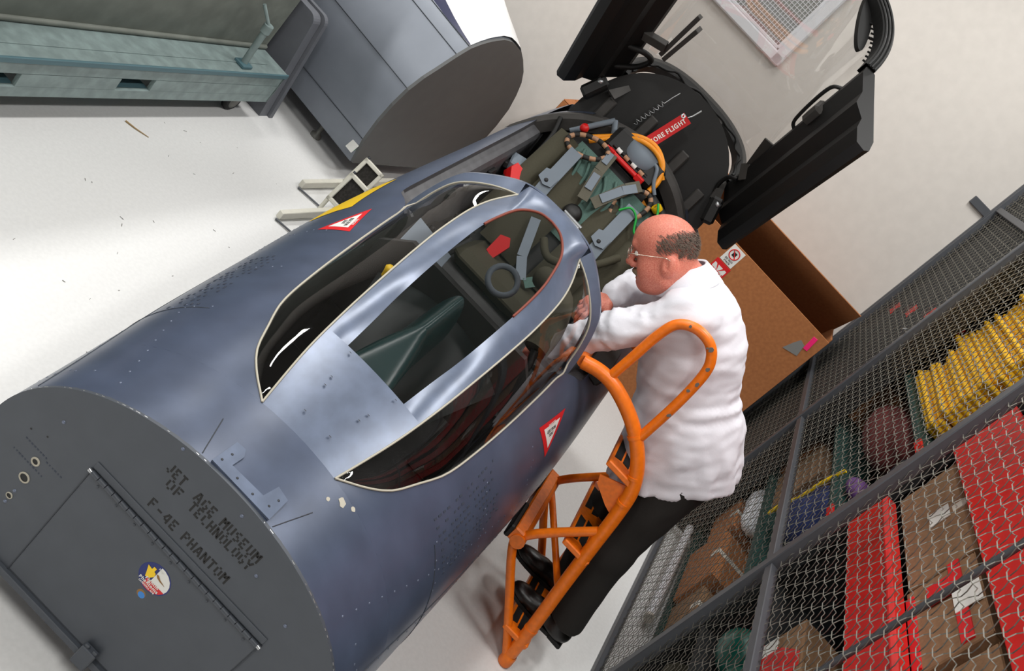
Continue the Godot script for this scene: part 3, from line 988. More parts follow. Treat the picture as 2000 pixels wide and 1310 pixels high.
func skin_details(t: Node3D) -> void:
	# raised U-shaped doubler at the front of the deck
	var slope := 0.21
	var x := Transform3D(Basis(Vector3.RIGHT, Vector3(0, slope, -1).normalized(), Vector3(0, 1, slope).normalized()), Vector3(0, 0.8265, -1.722))
	part("front_doubler", prism_mesh(v2([-0.088, 0.0, 0.098, 0.0, 0.094, 0.075, 0.056, 0.083, 0.048, 0.034, -0.05, 0.03, -0.048, 0.07, -0.06, 0.088, -0.086, 0.085]), 0.007, x), M.frame_paint, t)
	var st := mk()
	for p in [[-0.075, 0.02], [-0.07, 0.05], [-0.02, 0.015], [0.03, 0.015], [0.075, 0.025], [0.08, 0.055]]:
		lathe(st, [Vector2(0, 0.001), Vector2(0.003, 0.001), Vector2(0.0035, 0)], x * Transform3D(Basis(Vector3.RIGHT, PI / 2), Vector3(p[0], p[1], 0.0035)), 8)
	part("doubler_screw", done(st), M.screw_dark, t).set_meta("kind", "stuff")
	# rows of flush fasteners
	st = mk()
	for s in [-1.0, 1.0]:
		for z in [-1.80, -2.16, -2.44, -2.75]:
			for k in 22:
				var y := 0.30 + k * 0.029 + 0.01 * (k % 2)
				if y > tab(T_T, z) - 0.14: continue
				rivet_on(st, z - 0.006 * (k % 3), y, s)
		for y in [0.46, 0.60, 0.74]:
			for k in 26:
				var z: float = -1.78 - k * 0.05
				rivet_on(st, z, y, s)
	part("fastener_rows", done(st), M.rivet, t).set_meta("kind", "stuff")
	# deck fasteners
	st = mk()
	for k in [0, 3, 4, 7]:
		var z: float = -2.0 - k * 0.028
		for s in [-1.0, 1.0]:
			var p := Vector3(s * (0.045 + 0.006 * k), 0.884 + (-1.95 - z) * 0.47 + 0.0005, z)
			lathe(st, [Vector2(0, 0.0015), Vector2(0.0035, 0.0008), Vector2(0.004, 0)], at(p, Vector3(-0.44, 0, 0)), 8)
	part("deck_fasteners", done(st), M.screw_dark, t).set_meta("kind", "stuff")
	part("deck_plate", prism_mesh(v2([-0.04, -0.015, -0.03, 0.018, 0.038, 0.02, 0.05, -0.01, 0.02, -0.022, -0.03, -0.022]), 0.003, Transform3D(Basis(Vector3.RIGHT, -1.13), Vector3(0.02, 0.9715, -2.155))), M.frame_paint, t)
	# panel seams
	st = mk()
	for s in [-1.0, 1.0]:
		var l := []
		for k in 30: l.append(side(-2.16, lerpf(0.16, 0.80, k / 29.0), s) + side_normal(-2.16, lerpf(0.16, 0.80, k / 29.0), s) * 0.0002)
		tube(st, l, 0.0014, 4)
		l = []
		for k in 40:
			var z := lerpf(-1.73, -2.9, k / 39.0)
			l.append(side(z, 0.60 + 0.05 * k / 39.0, s) + side_normal(z, 0.6, s) * 0.0002)
		tube(st, l, 0.0014, 4)
		l = []
		for k in 20: l.append(surf(-1.725 - k * 0.006, s * (0.115 + k * 0.002)) + Vector3(0, 0.0004, 0))
		tube(st, l, 0.0014, 4)
	part("panel_seam", done(st), M.edge_line, t)
	# chipped paint near the right pane
	st = mk()
	for c in [[0.185, -1.93, 0.014], [0.155, -1.90, 0.007], [0.215, -1.945, 0.008]]:
		var p := surf(c[1], c[0])
		var o := PackedVector2Array()
		for k in 9: o.append(Vector2(cos(k * TAU / 9), sin(k * TAU / 9)) * c[2] * rng.randf_range(0.6, 1.1))
		prism(st, o, 0.0008, frame(p, Vector3.RIGHT, Vector3(0.25, 1, 0.2)))
	part("paint_chip", done(st), M.sealant, t, ID, "cream filler showing through chipped paint").set_meta("kind", "stuff")
	# worn illegible stencilling on the flanks
	st = mk()
	for r in 9:
		for k in 16:
			if rng.randf() < 0.72:
				var z := -2.18 - k * 0.021 - r * 0.004
				var y := 0.845 + k * 0.005 - r * 0.0155
				var f := frame(side(z, y, 1) + side_normal(z, y, 1) * 0.0006, Vector3(0, 0, -1), side_normal(z, y, 1))
				cbox(st, Vector3(rng.randf_range(0.006, 0.015), 0.007, 0.0006), 0.0, f)
	for r in 6:
		for k in 14:
			if rng.randf() < 0.72:
				var z := -2.18 - k * 0.027
				var y := 0.77 + k * 0.0065 - r * 0.016
				var f := frame(side(z, y, -1) + side_normal(z, y, -1) * 0.0006, Vector3(0, 0, 1), side_normal(z, y, -1))
				cbox(st, Vector3(rng.randf_range(0.006, 0.015), 0.007, 0.0006), 0.0, f)
	part("worn_stencilling", done(st), M.stencil_faint, t, ID, "worn dark lines of stencilling").set_meta("kind", "stuff")
	# yellow rescue marking on the left shoulder
	st = mk()
	var rows := []
	for i in 13:
		var z := -2.93 - i * 0.034
		var row := []
		for k in 4:
			var y := lerpf(0.80, 0.935, k / 3.0) + i * 0.0026
			row.append(side(z - 0.05 * (k / 3.0), y, -1) + side_normal(z, y, -1) * 0.0012)
		rows.append(row)
	sheet(st, rows)
	part("yellow_marking", done(st), M.yellow_plastic, t, ID, "yellow painted arrow on the left shoulder")
	# warning triangles
	warning(t, -1.0, [Vector2(-2.759, 0.893), Vector2(-2.94, 1.003), Vector2(-2.746, 0.977)])
	warning(t, 1.0, [Vector2(-2.987, 0.992), Vector2(-2.792, 0.962), Vector2(-2.865, 0.867)])

func rivet_on(st: SurfaceTool, z: float, y: float, s: float) -> void:
	var n := side_normal(z, y, s)
	lathe(st, [Vector2(0, 0.0009), Vector2(0.003, 0.0007), Vector2(0.0036, 0)], Transform3D(frame(Vector3.ZERO, Vector3(0, 0, 1), n).basis * Basis(Vector3.RIGHT, PI / 2), side(z, y, s)), 6)

# a triangle laid on the flank; corners as (z, y)
func warning(t: Node3D, s: float, c: Array) -> void:
	var mid: Vector2 = (c[0] + c[1] + c[2]) / 3.0
	var skins := []
	for lay in [[1.0, 0.0008], [0.62, 0.0014]]:
		var st := mk()
		var n := 10
		for i in n:
			for j in n - i:
				var f := func(a: int, b: int) -> Vector3:
					var q: Vector2 = c[0] + (c[1] - c[0]) * (float(a) / n) + (c[2] - c[0]) * (float(b) / n)
					q = mid + (q - mid) * lay[0]
					return side(q.x, q.y, s) + side_normal(q.x, q.y, s) * lay[1]
				st.set_smooth_group(0)
				tri(st, f.call(i, j), f.call(i + 1, j), f.call(i, j + 1))
				if i + j < n - 1: tri(st, f.call(i + 1, j), f.call(i + 1, j + 1), f.call(i, j + 1))
		skins.append(done(st))
	var red := part("warning_triangle", skins[0], M.label_red, t, ID, "red warning triangle with white centre")
	part("white_centre", skins[1], M.white_print, red)
	# lettering runs along the edge from corner 1 to corner 0 (right) or from corner 2 to corner 1 (left)
	var e0: Vector2 = c[1] if s > 0 else c[1]
	var e1: Vector2 = c[0] if s > 0 else c[2]
	var nn := side_normal(mid.x, mid.y, s)
	var dir := side(e1.x, e1.y, s) - side(e0.x, e0.y, s)
	var fr := frame(side(mid.x, mid.y, s) + nn * 0.0025, dir, nn)
	var size := 0.55
	text("warning_lettering", "EJECTION", 0.020 * size, M.label_black, red, fr.translated_local(Vector3(0, 0.010, 0)))
	text("warning_lettering", "SEAT", 0.020 * size, M.label_black, red, fr.translated_local(Vector3(0, -0.006, 0)))
	text("warning_lettering", "DANGER", 0.018 * size, M.white_print, red, fr.translated_local(Vector3(0, 0.031, 0.0)))

# ---------------------------------------------------------------- canopy
func canopy() -> void:
	# local frame of the raised canopy: x right, y out of the glass, z from the rear hinge to the front bow
	var K := Transform3D(Basis(Vector3.RIGHT, Vector3(0, 0.743, -0.669), Vector3(0, 0.669, 0.743)), Vector3(0, 1.47, -4.5))
	var c := holder("canopy", FUS, K)
	c.set_meta("label", "raised black framed canopy with hazy glass")
	var len := 1.13
	var arc := func(s: float, u: float) -> Vector3:   # u from -1 to 1 across, s along
		var rise := lerpf(0.23, 0.30, s / len)
		var a := (u + 1.0) * PI / 2
		return Vector3(-0.372 * signf(cos(a)) * pow(absf(cos(a)), 0.8), 0.265 + rise * pow(sin(a), 0.85), s)
	for s in [-1.0, 1.0]:
		var st := mk()
		var prof := [Vector2(0.56, -0.005), Vector2(0.575, 0.01), Vector2(0.565, 0.05), Vector2(0.47, 0.17), Vector2(0.40, 0.262), Vector2(0.372, 0.275), Vector2(0.356, 0.262), Vector2(0.36, 0.235), Vector2(0.41, 0.17), Vector2(0.42, 0.12), Vector2(0.475, 0.085), Vector2(0.485, 0.045), Vector2(0.52, 0.0)]
		var o := PackedVector2Array()
		for p in prof: o.append(Vector2(p.x * s, p.y))
		prism(st, o, len, at(Vector3(0, 0, len * 0.5)))
		part("canopy_rail", done(st), M.black_paint, c, K)
		for k in 3:
			var q: Vector2 = [Vector2(0.405, 0.19), Vector2(0.435, 0.125), Vector2(0.495, 0.055)][k]
			part("rail_rib", tube_mesh([Vector3(q.x * s, q.y, 0.06), Vector3(q.x * s, q.y, len - 0.05)], 0.008, 6), M.black_paint, c, K)
		# hinge block with a bright bolt
		var hb := part("hinge_block", box_mesh(Vector3(0.06, 0.13, 0.10), 0.012, at(Vector3(0.395 * s, 0.075, 0.035), Vector3(0.5, 0, 0.35 * s))), M.black_paint, c, K)
		part("hinge_bolt", lathe_mesh([Vector2(0, 0.012), Vector2(0.014, 0.012), Vector2(0.016, 0.0)], at(Vector3(0.392 * s, 0.085, 0.088), Vector3(PI / 2 - 0.35, 0, 0)), 12), M.bare_metal, hb, K)
		part("hinge_arm", prism_mesh(v2([0, 0, 0.05, 0.01, 0.04, 0.11, 0.015, 0.13]), 0.012, at(Vector3(0.345 * s, 0.12, 0.03), Vector3(0, 0.2, 0.3 * s))), M.ring_paint, c, K)
	# bows
	for b in [[0.0, 0.05, 0.035], [len - 0.02, 0.06, 0.028]]:
		var st := mk()
		var rows := []
		for k in range(-20, 21):
			var p: Vector3 = arc.call(b[0], k / 20.0)
			var m := Vector3(0, 0.25, p.z)
			var d := (p - m).normalized()
			rows.append([p - d * b[2] + Vector3(0, 0, -b[1] / 2), p + d * 0.02 + Vector3(0, 0, -b[1] / 2), p + d * 0.02 + Vector3(0, 0, b[1] / 2), p - d * b[2] + Vector3(0, 0, b[1] / 2), p - d * b[2] + Vector3(0, 0, -b[1] / 2)])
		sheet(st, rows, false, -1)
		part("canopy_bow", done(st), M.black_paint, c, K)
	# grooved rubber seal on the front bow and small studs
	for j in 3:
		var l := []
		for k in range(-20, 21):
			var p: Vector3 = arc.call(len + 0.012, k / 20.0)
			var d := (p - Vector3(0, 0.25, p.z)).normalized()
			l.append(p + d * (0.012 - 0.014 * j))
		part("bow_seal", tube_mesh(l, 0.005, 6), M.black_rubber, c, K)
	for k in range(10, 19):
		var p: Vector3 = arc.call(len - 0.05, k / 20.0)
		var d := (p - Vector3(0, 0.25, p.z)).normalized()
		part("stud", tube_mesh([p - d * 0.02, p - d * 0.038], 0.004, 6), M.black_rubber, c, K)
	# cable along the rear bow
	var l2 := []
	for k in range(-19, 20):
		var p: Vector3 = arc.call(0.035, k / 20.0)
		var d := (p - Vector3(0, 0.25, p.z)).normalized()
		l2.append(p - d * (0.03 + 0.008 * sin(k * 1.3)) + Vector3(0, 0, 0.01 * cos(k * 0.9)))
	part("bow_cable", tube_mesh(l2, 0.007, 6), M.black_rubber, c, K)
	part("bow_patch", prism_mesh(v2([-0.12, 0.44, 0.12, 0.44, 0.10, 0.475, -0.10, 0.475]), 0.012, at(Vector3(0.02, 0, 0.02))), M.ring_paint, c, K)
	# glass
	var st := mk()
	var rows := []
	for i in 17:
		var row := []
		for k in 41: row.append(arc.call(0.02 + (len - 0.05) * i / 16.0, k / 20.0 - 1.0))
		rows.append(row)
	sheet(st, rows)
	part("canopy_glass", done(st), M.canopy_glass, c, K)
	# rear view mirror on the front bow, grab loop and lock lever on the rails
	st = mk()
	var mir := PackedVector2Array()
	for k in 24: mir.append(Vector2(0.115 * cos(TAU * k / 24), 0.028 * sin(TAU * k / 24)))
	var mx := Transform3D(Basis.from_euler(Vector3(0.1, 0.2, -0.95)), Vector3(0.235, 0.455, len - 0.06))
	prism(st, mir, 0.022, mx, true)
	var mirror_part := part("rear_view_mirror", done(st), M.black_paint, c, K)
	for k in 2:
		part("mirror_stay", tube_mesh([mx * Vector3(-0.05 + 0.1 * k, 0.02, 0), mx * Vector3(-0.05 + 0.1 * k, 0.075, 0.0)], 0.006, 6), M.black_paint, mirror_part, K)
	part("grab_loop", tube_mesh(curve([Vector3(-0.40, 0.19, 0.10), Vector3(-0.33, 0.24, 0.14), Vector3(-0.29, 0.25, 0.24), Vector3(-0.33, 0.22, 0.29), Vector3(-0.40, 0.19, 0.28)], 5), 0.014, 8), M.black_paint, c, K)
	st = mk()
	beam(st, Vector3(-0.38, 0.22, 0.38), Vector3(-0.27, 0.24, 0.40), 0.05, 0.03)
	beam(st, Vector3(-0.27, 0.24, 0.34), Vector3(-0.24, 0.27, 0.66), 0.02, 0.02)
	beam(st, Vector3(-0.245, 0.24, 0.34), Vector3(-0.21, 0.27, 0.60), 0.02, 0.035)
	part("lock_lever", done(st), M.ring_paint, c, K)
	st = mk()
	beam(st, Vector3(0.375, 0.25, 0.18), Vector3(0.335, 0.262, 0.44), 0.05, 0.008)
	beam(st, Vector3(0.39, 0.20, 0.2), Vector3(0.345, 0.26, 0.22), 0.06, 0.02)
	part("rail_bracket", done(st), M.ring_paint, c, K)
	part("grab_loop", tube_mesh(curve([Vector3(0.36, 0.15, -0.02), Vector3(0.33, 0.19, 0.04), Vector3(0.335, 0.22, 0.10), Vector3(0.37, 0.21, 0.15)], 5), 0.010, 8), M.black_paint, c, K)
	part("rail_handle", tube_mesh(curve([Vector3(0.36, 0.255, 0.62), Vector3(0.335, 0.262, 0.65), Vector3(0.325, 0.265, 0.80), Vector3(0.33, 0.27, 0.92), Vector3(0.36, 0.275, 0.95)], 5), 0.008, 8), M.black_paint, c, K)
	part("rail_end_fitting", box_mesh(Vector3(0.05, 0.06, 0.12), 0.012, at(Vector3(0.365, 0.235, 0.80))), M.ring_paint, c, K)

# ---------------------------------------------------------------- ejection seat
func seat_point(x: float, s: float, out := 0.0) -> Vector3:
	# on the leaning seat back: s down from the top edge, out towards the sitter
	var dn := Vector3(0, -0.832, 0.555)
	var n := Vector3(0, 0.555, 0.832)
	return Vector3(x, 1.40, -4.3) + dn * s + n * out

func pad(x0: float, x1: float, s0: float, s1: float, out: float, thick: float) -> ArrayMesh:
	var st := mk()
	var rows := []
	for i in 13:
		var row := []
		for k in 9:
			var u := k / 8.0
			var v := i / 12.0
			var puff := thick * pow(sin(clampf(u, 0.02, 0.98) * PI), 0.35) * pow(sin(clampf(v, 0.02, 0.98) * PI), 0.35)
			row.append(seat_point(lerpf(x0, x1, u), lerpf(s0, s1, v), out + puff))
		rows.append(row)
	sheet(st, rows)
	return done(st)

func strap_on_seat(pts: Array, w: float, th := 0.004) -> ArrayMesh:
	var st := mk()
	for i in pts.size() - 1:
		beam(st, pts[i], pts[i + 1], w, th, 0.001, Vector3(0, 0.555, 0.832))
	return done(st)

func loop_handle(t: Node3D, called: String, c: Vector3, a: Vector3, b: Vector3) -> void:
	# a striped pull loop: tan and dark turns in alternation
	var pts := []
	for k in 41:
		var w := TAU * k / 40.0 + 0.35
		pts.append(c + a * cos(w) + b * sin(w))
	var h := holder(called, t)
	h.set_meta("label", "striped black and tan pull loop")
	for k in 20:
		part("stripe", tube_mesh([pts[k * 2], pts[k * 2 + 1], pts[k * 2 + 2]], 0.0115, 8), M.rope_tan if k % 2 == 0 else M.rope_dark, h)

func ejection_seat() -> void:
	var t := thing("ejection_seat", "olive and teal ejection seat with striped pull loops inside the open cockpit", "seat", Vector3(0, 0.4, -4.2))
	part("seat_back", prism_mesh(v2([-0.33, -0.80, 0.30, -0.80, 0.30, -0.04, 0.20, 0.03, -0.22, 0.03, -0.33, -0.06]), 0.05, Transform3D(Basis(Vector3.RIGHT, Vector3(0, 0.832, -0.555), Vector3(0, 0.555, 0.832)), Vector3(-0.01, 1.40, -4.3) - Vector3(0, 0.555, 0.832) * 0.03)), M.cockpit_dark, t)
	part("seat_pan", span_box(Vector3(-0.26, 0.42, -4.05), Vector3(0.26, 0.80, -3.55), 0.02), M.cockpit_grey, t)
	part("seat_cushion", box_mesh(Vector3(0.48, 0.08, 0.46), 0.035, at(Vector3(0, 0.83, -3.80), Vector3(-0.12, 0, 0))), M.olive, t)
	part("teal_cushion", pad(-0.24, 0.23, 0.02, 0.42, 0.0, 0.035), M.teal_cloth, t, ID, "creased teal back cushion")
	part("side_bolster", pad(-0.345, -0.235, 0.05, 0.62, 0.0, 0.06), M.olive, t)
	part("side_bolster", pad(0.215, 0.325, 0.02, 0.62, 0.0, 0.06), M.olive, t)
	part("olive_cushion", pad(-0.245, -0.04, 0.15, 0.66, 0.018, 0.05), M.olive, t)
	part("olive_cushion", pad(0.03, 0.225, 0.12, 0.66, 0.018, 0.05), M.olive, t)
	for k in 6:
		part("cushion_fold", tube_mesh(curve([seat_point(-0.20 + 0.05 * k, 0.05 + 0.02 * (k % 2), 0.034), seat_point(-0.17 + 0.055 * k, 0.13, 0.042), seat_point(-0.15 + 0.05 * k, 0.2, 0.036)], 4), 0.008, 6), M.teal_cloth, t)
	# shoulder flaps with press studs
	for s in [[-0.215, 0.10, -0.20, 0.30, -0.185, 0.42], [0.14, 0.09, 0.15, 0.32, 0.16, 0.42]]:
		var fl := part("shoulder_flap", strap_on_seat([seat_point(s[0], s[1], 0.075), seat_point(s[2], s[3], 0.085), seat_point(s[4], s[5], 0.075)], 0.062, 0.008), M.strap_grey, t, ID, "pale blue-grey shoulder flap")
		part("flap_tip", prism_mesh(v2([-0.04, 0.03, 0.0, 0.05, 0.035, 0.028, 0.035, -0.02, 0.0, -0.035, -0.04, -0.02]), 0.008, frame(seat_point(s[2] - 0.01, s[3] - 0.01, 0.095), Vector3.RIGHT, Vector3(0, 0.555, 0.832))), M.strap_grey, fl)
		part("press_stud", lathe_mesh([Vector2(0, 0.005), Vector2(0.008, 0.004), Vector2(0.010, 0)], Transform3D(frame(Vector3.ZERO, Vector3.RIGHT, Vector3(0, 0.555, 0.832)).basis * Basis(Vector3.RIGHT, PI / 2), seat_point(s[2] - 0.012, s[3], 0.099)), 10), M.label_black, fl)
	# harness webbing with buckle pieces
	var hw := part("harness_strap", strap_on_seat([seat_point(-0.10, -0.02, 0.06), seat_point(-0.085, 0.09, 0.085), seat_point(-0.045, 0.24, 0.09)], 0.05), M.webbing, t)
	part("strap_plate", strap_on_seat([seat_point(-0.105, -0.015, 0.066), seat_point(-0.095, 0.05, 0.082)], 0.03), M.strap_grey, hw)
	part("strap_plate", strap_on_seat([seat_point(-0.08, 0.11, 0.092), seat_point(-0.06, 0.19, 0.095)], 0.036), M.strap_grey, hw)
	hw = part("harness_strap", strap_on_seat([seat_point(0.09, -0.01, 0.06), seat_point(0.055, 0.06, 0.09), seat_point(0.0, 0.22, 0.092)], 0.052), M.webbing, t)
	part("strap_plate", strap_on_seat([seat_point(0.085, 0.02, 0.083), seat_point(0.05, 0.08, 0.098), seat_point(0.01, 0.18, 0.098)], 0.04), M.strap_grey, hw)
	part("buckle", lathe_mesh([Vector2(0, 0.03), Vector2(0.03, 0.028), Vector2(0.045, 0.01), Vector2(0.045, 0)], Transform3D(frame(Vector3.ZERO, Vector3.RIGHT, Vector3(0, 0.555, 0.832)).basis * Basis(Vector3.RIGHT, PI / 2), seat_point(-0.03, 0.31, 0.06)), 16), M.black_paint, t)
	# head box
	var hb := part("head_box", box_mesh(Vector3(0.30, 0.13, 0.16), 0.02, Transform3D(Basis(Vector3.RIGHT, -0.4), Vector3(-0.02, 1.47, -4.40))), M.black_paint, t)
	part("drogue_disc", lathe_mesh([Vector2(0, 0.035), Vector2(0.075, 0.03), Vector2(0.085, 0.0)], Transform3D(Basis(Vector3.RIGHT, 0.6), Vector3(-0.01, 1.525, -4.37)), 20), M.strap_grey, hb, ID, "grey round drum on the head box")
	for k in 3:
		part("rail_tube", tube_mesh([Vector3(-0.13, 1.47 + 0.016 * k, -4.315 - 0.018 * k), Vector3(0.075, 1.475 + 0.016 * k, -4.32 - 0.018 * k)], 0.006 if k > 0 else 0.009, 8), M.bare_metal if k == 1 else M.black_paint, hb)
	for k in 4:
		part("tube_sleeve", tube_mesh([Vector3(-0.105 + 0.046 * k, 1.472, -4.303), Vector3(-0.078 + 0.046 * k, 1.472, -4.303)], 0.011, 8), M.white_print if k % 2 == 0 else M.rope_tan, hb)
	var bar := part("red_bar", tube_mesh([Vector3(-0.145, 1.445, -4.295), Vector3(-0.10, 1.448, -4.285), Vector3(0.03, 1.45, -4.285), Vector3(0.08, 1.45, -4.29)], 0.0125, 10), M.red_paint, t, ID, "red face-blind handle bar")
	part("red_clamp", box_mesh(Vector3(0.035, 0.032, 0.03), 0.004, at(Vector3(-0.115, 1.445, -4.285))), M.red_paint, bar)
	part("red_clamp", box_mesh(Vector3(0.045, 0.03, 0.03), 0.004, at(Vector3(0.06, 1.45, -4.285))), M.red_paint, bar)
	loop_handle(t, "pull_loop", Vector3(-0.20, 1.395, -4.235), Vector3(0.088, 0.022, 0), Vector3(0.014, 0.048, -0.036))
	loop_handle(t, "pull_loop", Vector3(0.12, 1.355, -4.225), Vector3(0.054, -0.02, 0.01), Vector3(-0.035, -0.078, 0.05))
	# yellow hoses over the head box
	part("yellow_hose", tube_mesh(curve([Vector3(-0.24, 1.40, -4.34), Vector3(-0.17, 1.475, -4.36), Vector3(-0.09, 1.555, -4.385), Vector3(0.0, 1.585, -4.39), Vector3(0.08, 1.56, -4.37), Vector3(0.125, 1.50, -4.34), Vector3(0.13, 1.44, -4.31)], 6), 0.0135, 10), M.yellow_hose, t, ID, "yellow hose over the head box")
	part("yellow_hose", tube_mesh(curve([Vector3(-0.22, 1.40, -4.31), Vector3(-0.14, 1.50, -4.355), Vector3(-0.05, 1.565, -4.36), Vector3(0.05, 1.57, -4.36), Vector3(0.135, 1.51, -4.36)], 6), 0.011, 10), M.yellow_hose, t, ID, "yellow hose over the head box")
	part("yellow_tag", prism_mesh(v2([0, 0, 0.05, 0.005, 0.055, 0.06, 0.01, 0.05]), 0.006, Transform3D(Basis.from_euler(Vector3(-0.6, 0, 0.3)), Vector3(0.145, 1.38, -4.29))), M.yellow_hose, t)
	part("grey_lever", tube_mesh(curve([Vector3(0.06, 1.535, -4.345), Vector3(0.085, 1.53, -4.33), Vector3(0.12, 1.48, -4.31), Vector3(0.16, 1.45, -4.30)], 5), 0.009, 8), M.strap_grey, t)
	part("red_knob", lathe_mesh([Vector2(0.008, 0), Vector2(0.02, 0.008), Vector2(0.022, 0.02), Vector2(0.014, 0.034), Vector2(0, 0.036)], at(Vector3(-0.27, 1.415, -4.31), Vector3(0.5, 0, 0.3)), 12), M.red_paint, t)
	part("green_wire", tube_mesh(curve([seat_point(0.10, 0.15, 0.085), seat_point(0.13, 0.11, 0.10), seat_point(0.175, 0.12, 0.095), seat_point(0.215, 0.17, 0.085), seat_point(0.25, 0.16, 0.09), seat_point(0.24, 0.06, 0.10), seat_point(0.2, 0.0, 0.09)], 6), 0.0055, 8), M.green_wire, t, ID, "bright green lacing cord")
	part("yellow_band", lathe_mesh([Vector2(0.022, 0), Vector2(0.024, 0.006), Vector2(0.024, 0.024), Vector2(0.022, 0.03)], at(Vector3(0.225, 1.42, -4.26), Vector3(0.6, 0, 1.2)), 14), M.yellow_plastic, t)
	part("black_canister", tube_mesh([Vector3(0.15, 1.42, -4.32), Vector3(0.30, 1.40, -4.28)], 0.03, 14), M.black_paint, t)
	part("seat_strut", tube_mesh([Vector3(-0.21, 1.53, -4.42), Vector3(-0.14, 1.46, -4.38)], 0.014, 8), M.strap_grey, t)
	part("seat_strut", tube_mesh([Vector3(-0.21, 1.53, -4.42), Vector3(-0.32, 1.36, -4.36)], 0.014, 8), M.strap_grey, t)
	# loose seat gear seen through the centre pane
	part("lap_strap", strap_on_seat([seat_point(-0.12, 0.45, 0.09), seat_point(-0.04, 0.62, 0.12), seat_point(0.03, 0.70, 0.14)], 0.045), M.strap_grey, t)
	part("lap_strap", strap_on_seat([seat_point(0.14, 0.45, 0.09), seat_point(0.10, 0.62, 0.12), seat_point(0.05, 0.70, 0.14)], 0.045), M.teal_cloth, t)
	part("red_pouch", prism_mesh(v2([-0.025, -0.05, 0.02, -0.06, 0.035, 0.03, 0.01, 0.06, -0.03, 0.04]), 0.03, frame(seat_point(-0.14, 0.66, 0.10), Vector3.RIGHT, Vector3(0, 0.555, 0.832))), M.red_cloth, t)
	part("oxygen_hose", tube_mesh(curve([seat_point(0.25, 0.30, 0.08), seat_point(0.18, 0.45, 0.14), seat_point(0.05, 0.55, 0.16), seat_point(-0.03, 0.50, 0.13)], 6), 0.018, 10), M.olive, t)
	# warning streamer hanging from the head box to the canopy bow
	var tag := thing("warning_streamer", "red fabric warning streamer with white lettering behind the seat head box", "streamer", Vector3(0.0, 1.66, -4.43))
	var a := Vector3(-0.035, 1.555, -4.395)
	var b := Vector3(0.01, 1.76, -4.50)
	var right := (b - a).normalized()
	var nrm := right.cross(Vector3(1, 0, 0)).normalized()
	if nrm.z < 0: nrm = -nrm
	var fr := frame((a + b) * 0.5, right, nrm)
	part("cloth", box_mesh(Vector3(a.distance_to(b), 0.058, 0.002), 0.0008, fr), M.red_cloth, tag)
	text("lettering", "BEFORE FLIGHT", 0.022, M.white_print, tag, fr.translated_local(Vector3(-0.012, -0.004, 0.0016)), true)
	part("grommet", lathe_mesh([Vector2(0.005, 0), Vector2(0.011, 0.001), Vector2(0.012, -0.001)], fr.translated_local(Vector3(0.105, 0.018, 0.002)) * Transform3D(Basis(Vector3.RIGHT, PI / 2), Vector3.ZERO), 12), M.bare_metal, tag)
	part("clip", tube_mesh([b, b + Vector3(0.01, 0.02, -0.01), b + Vector3(0.02, 0.06, -0.04)], 0.004, 6), M.bare_metal, tag)

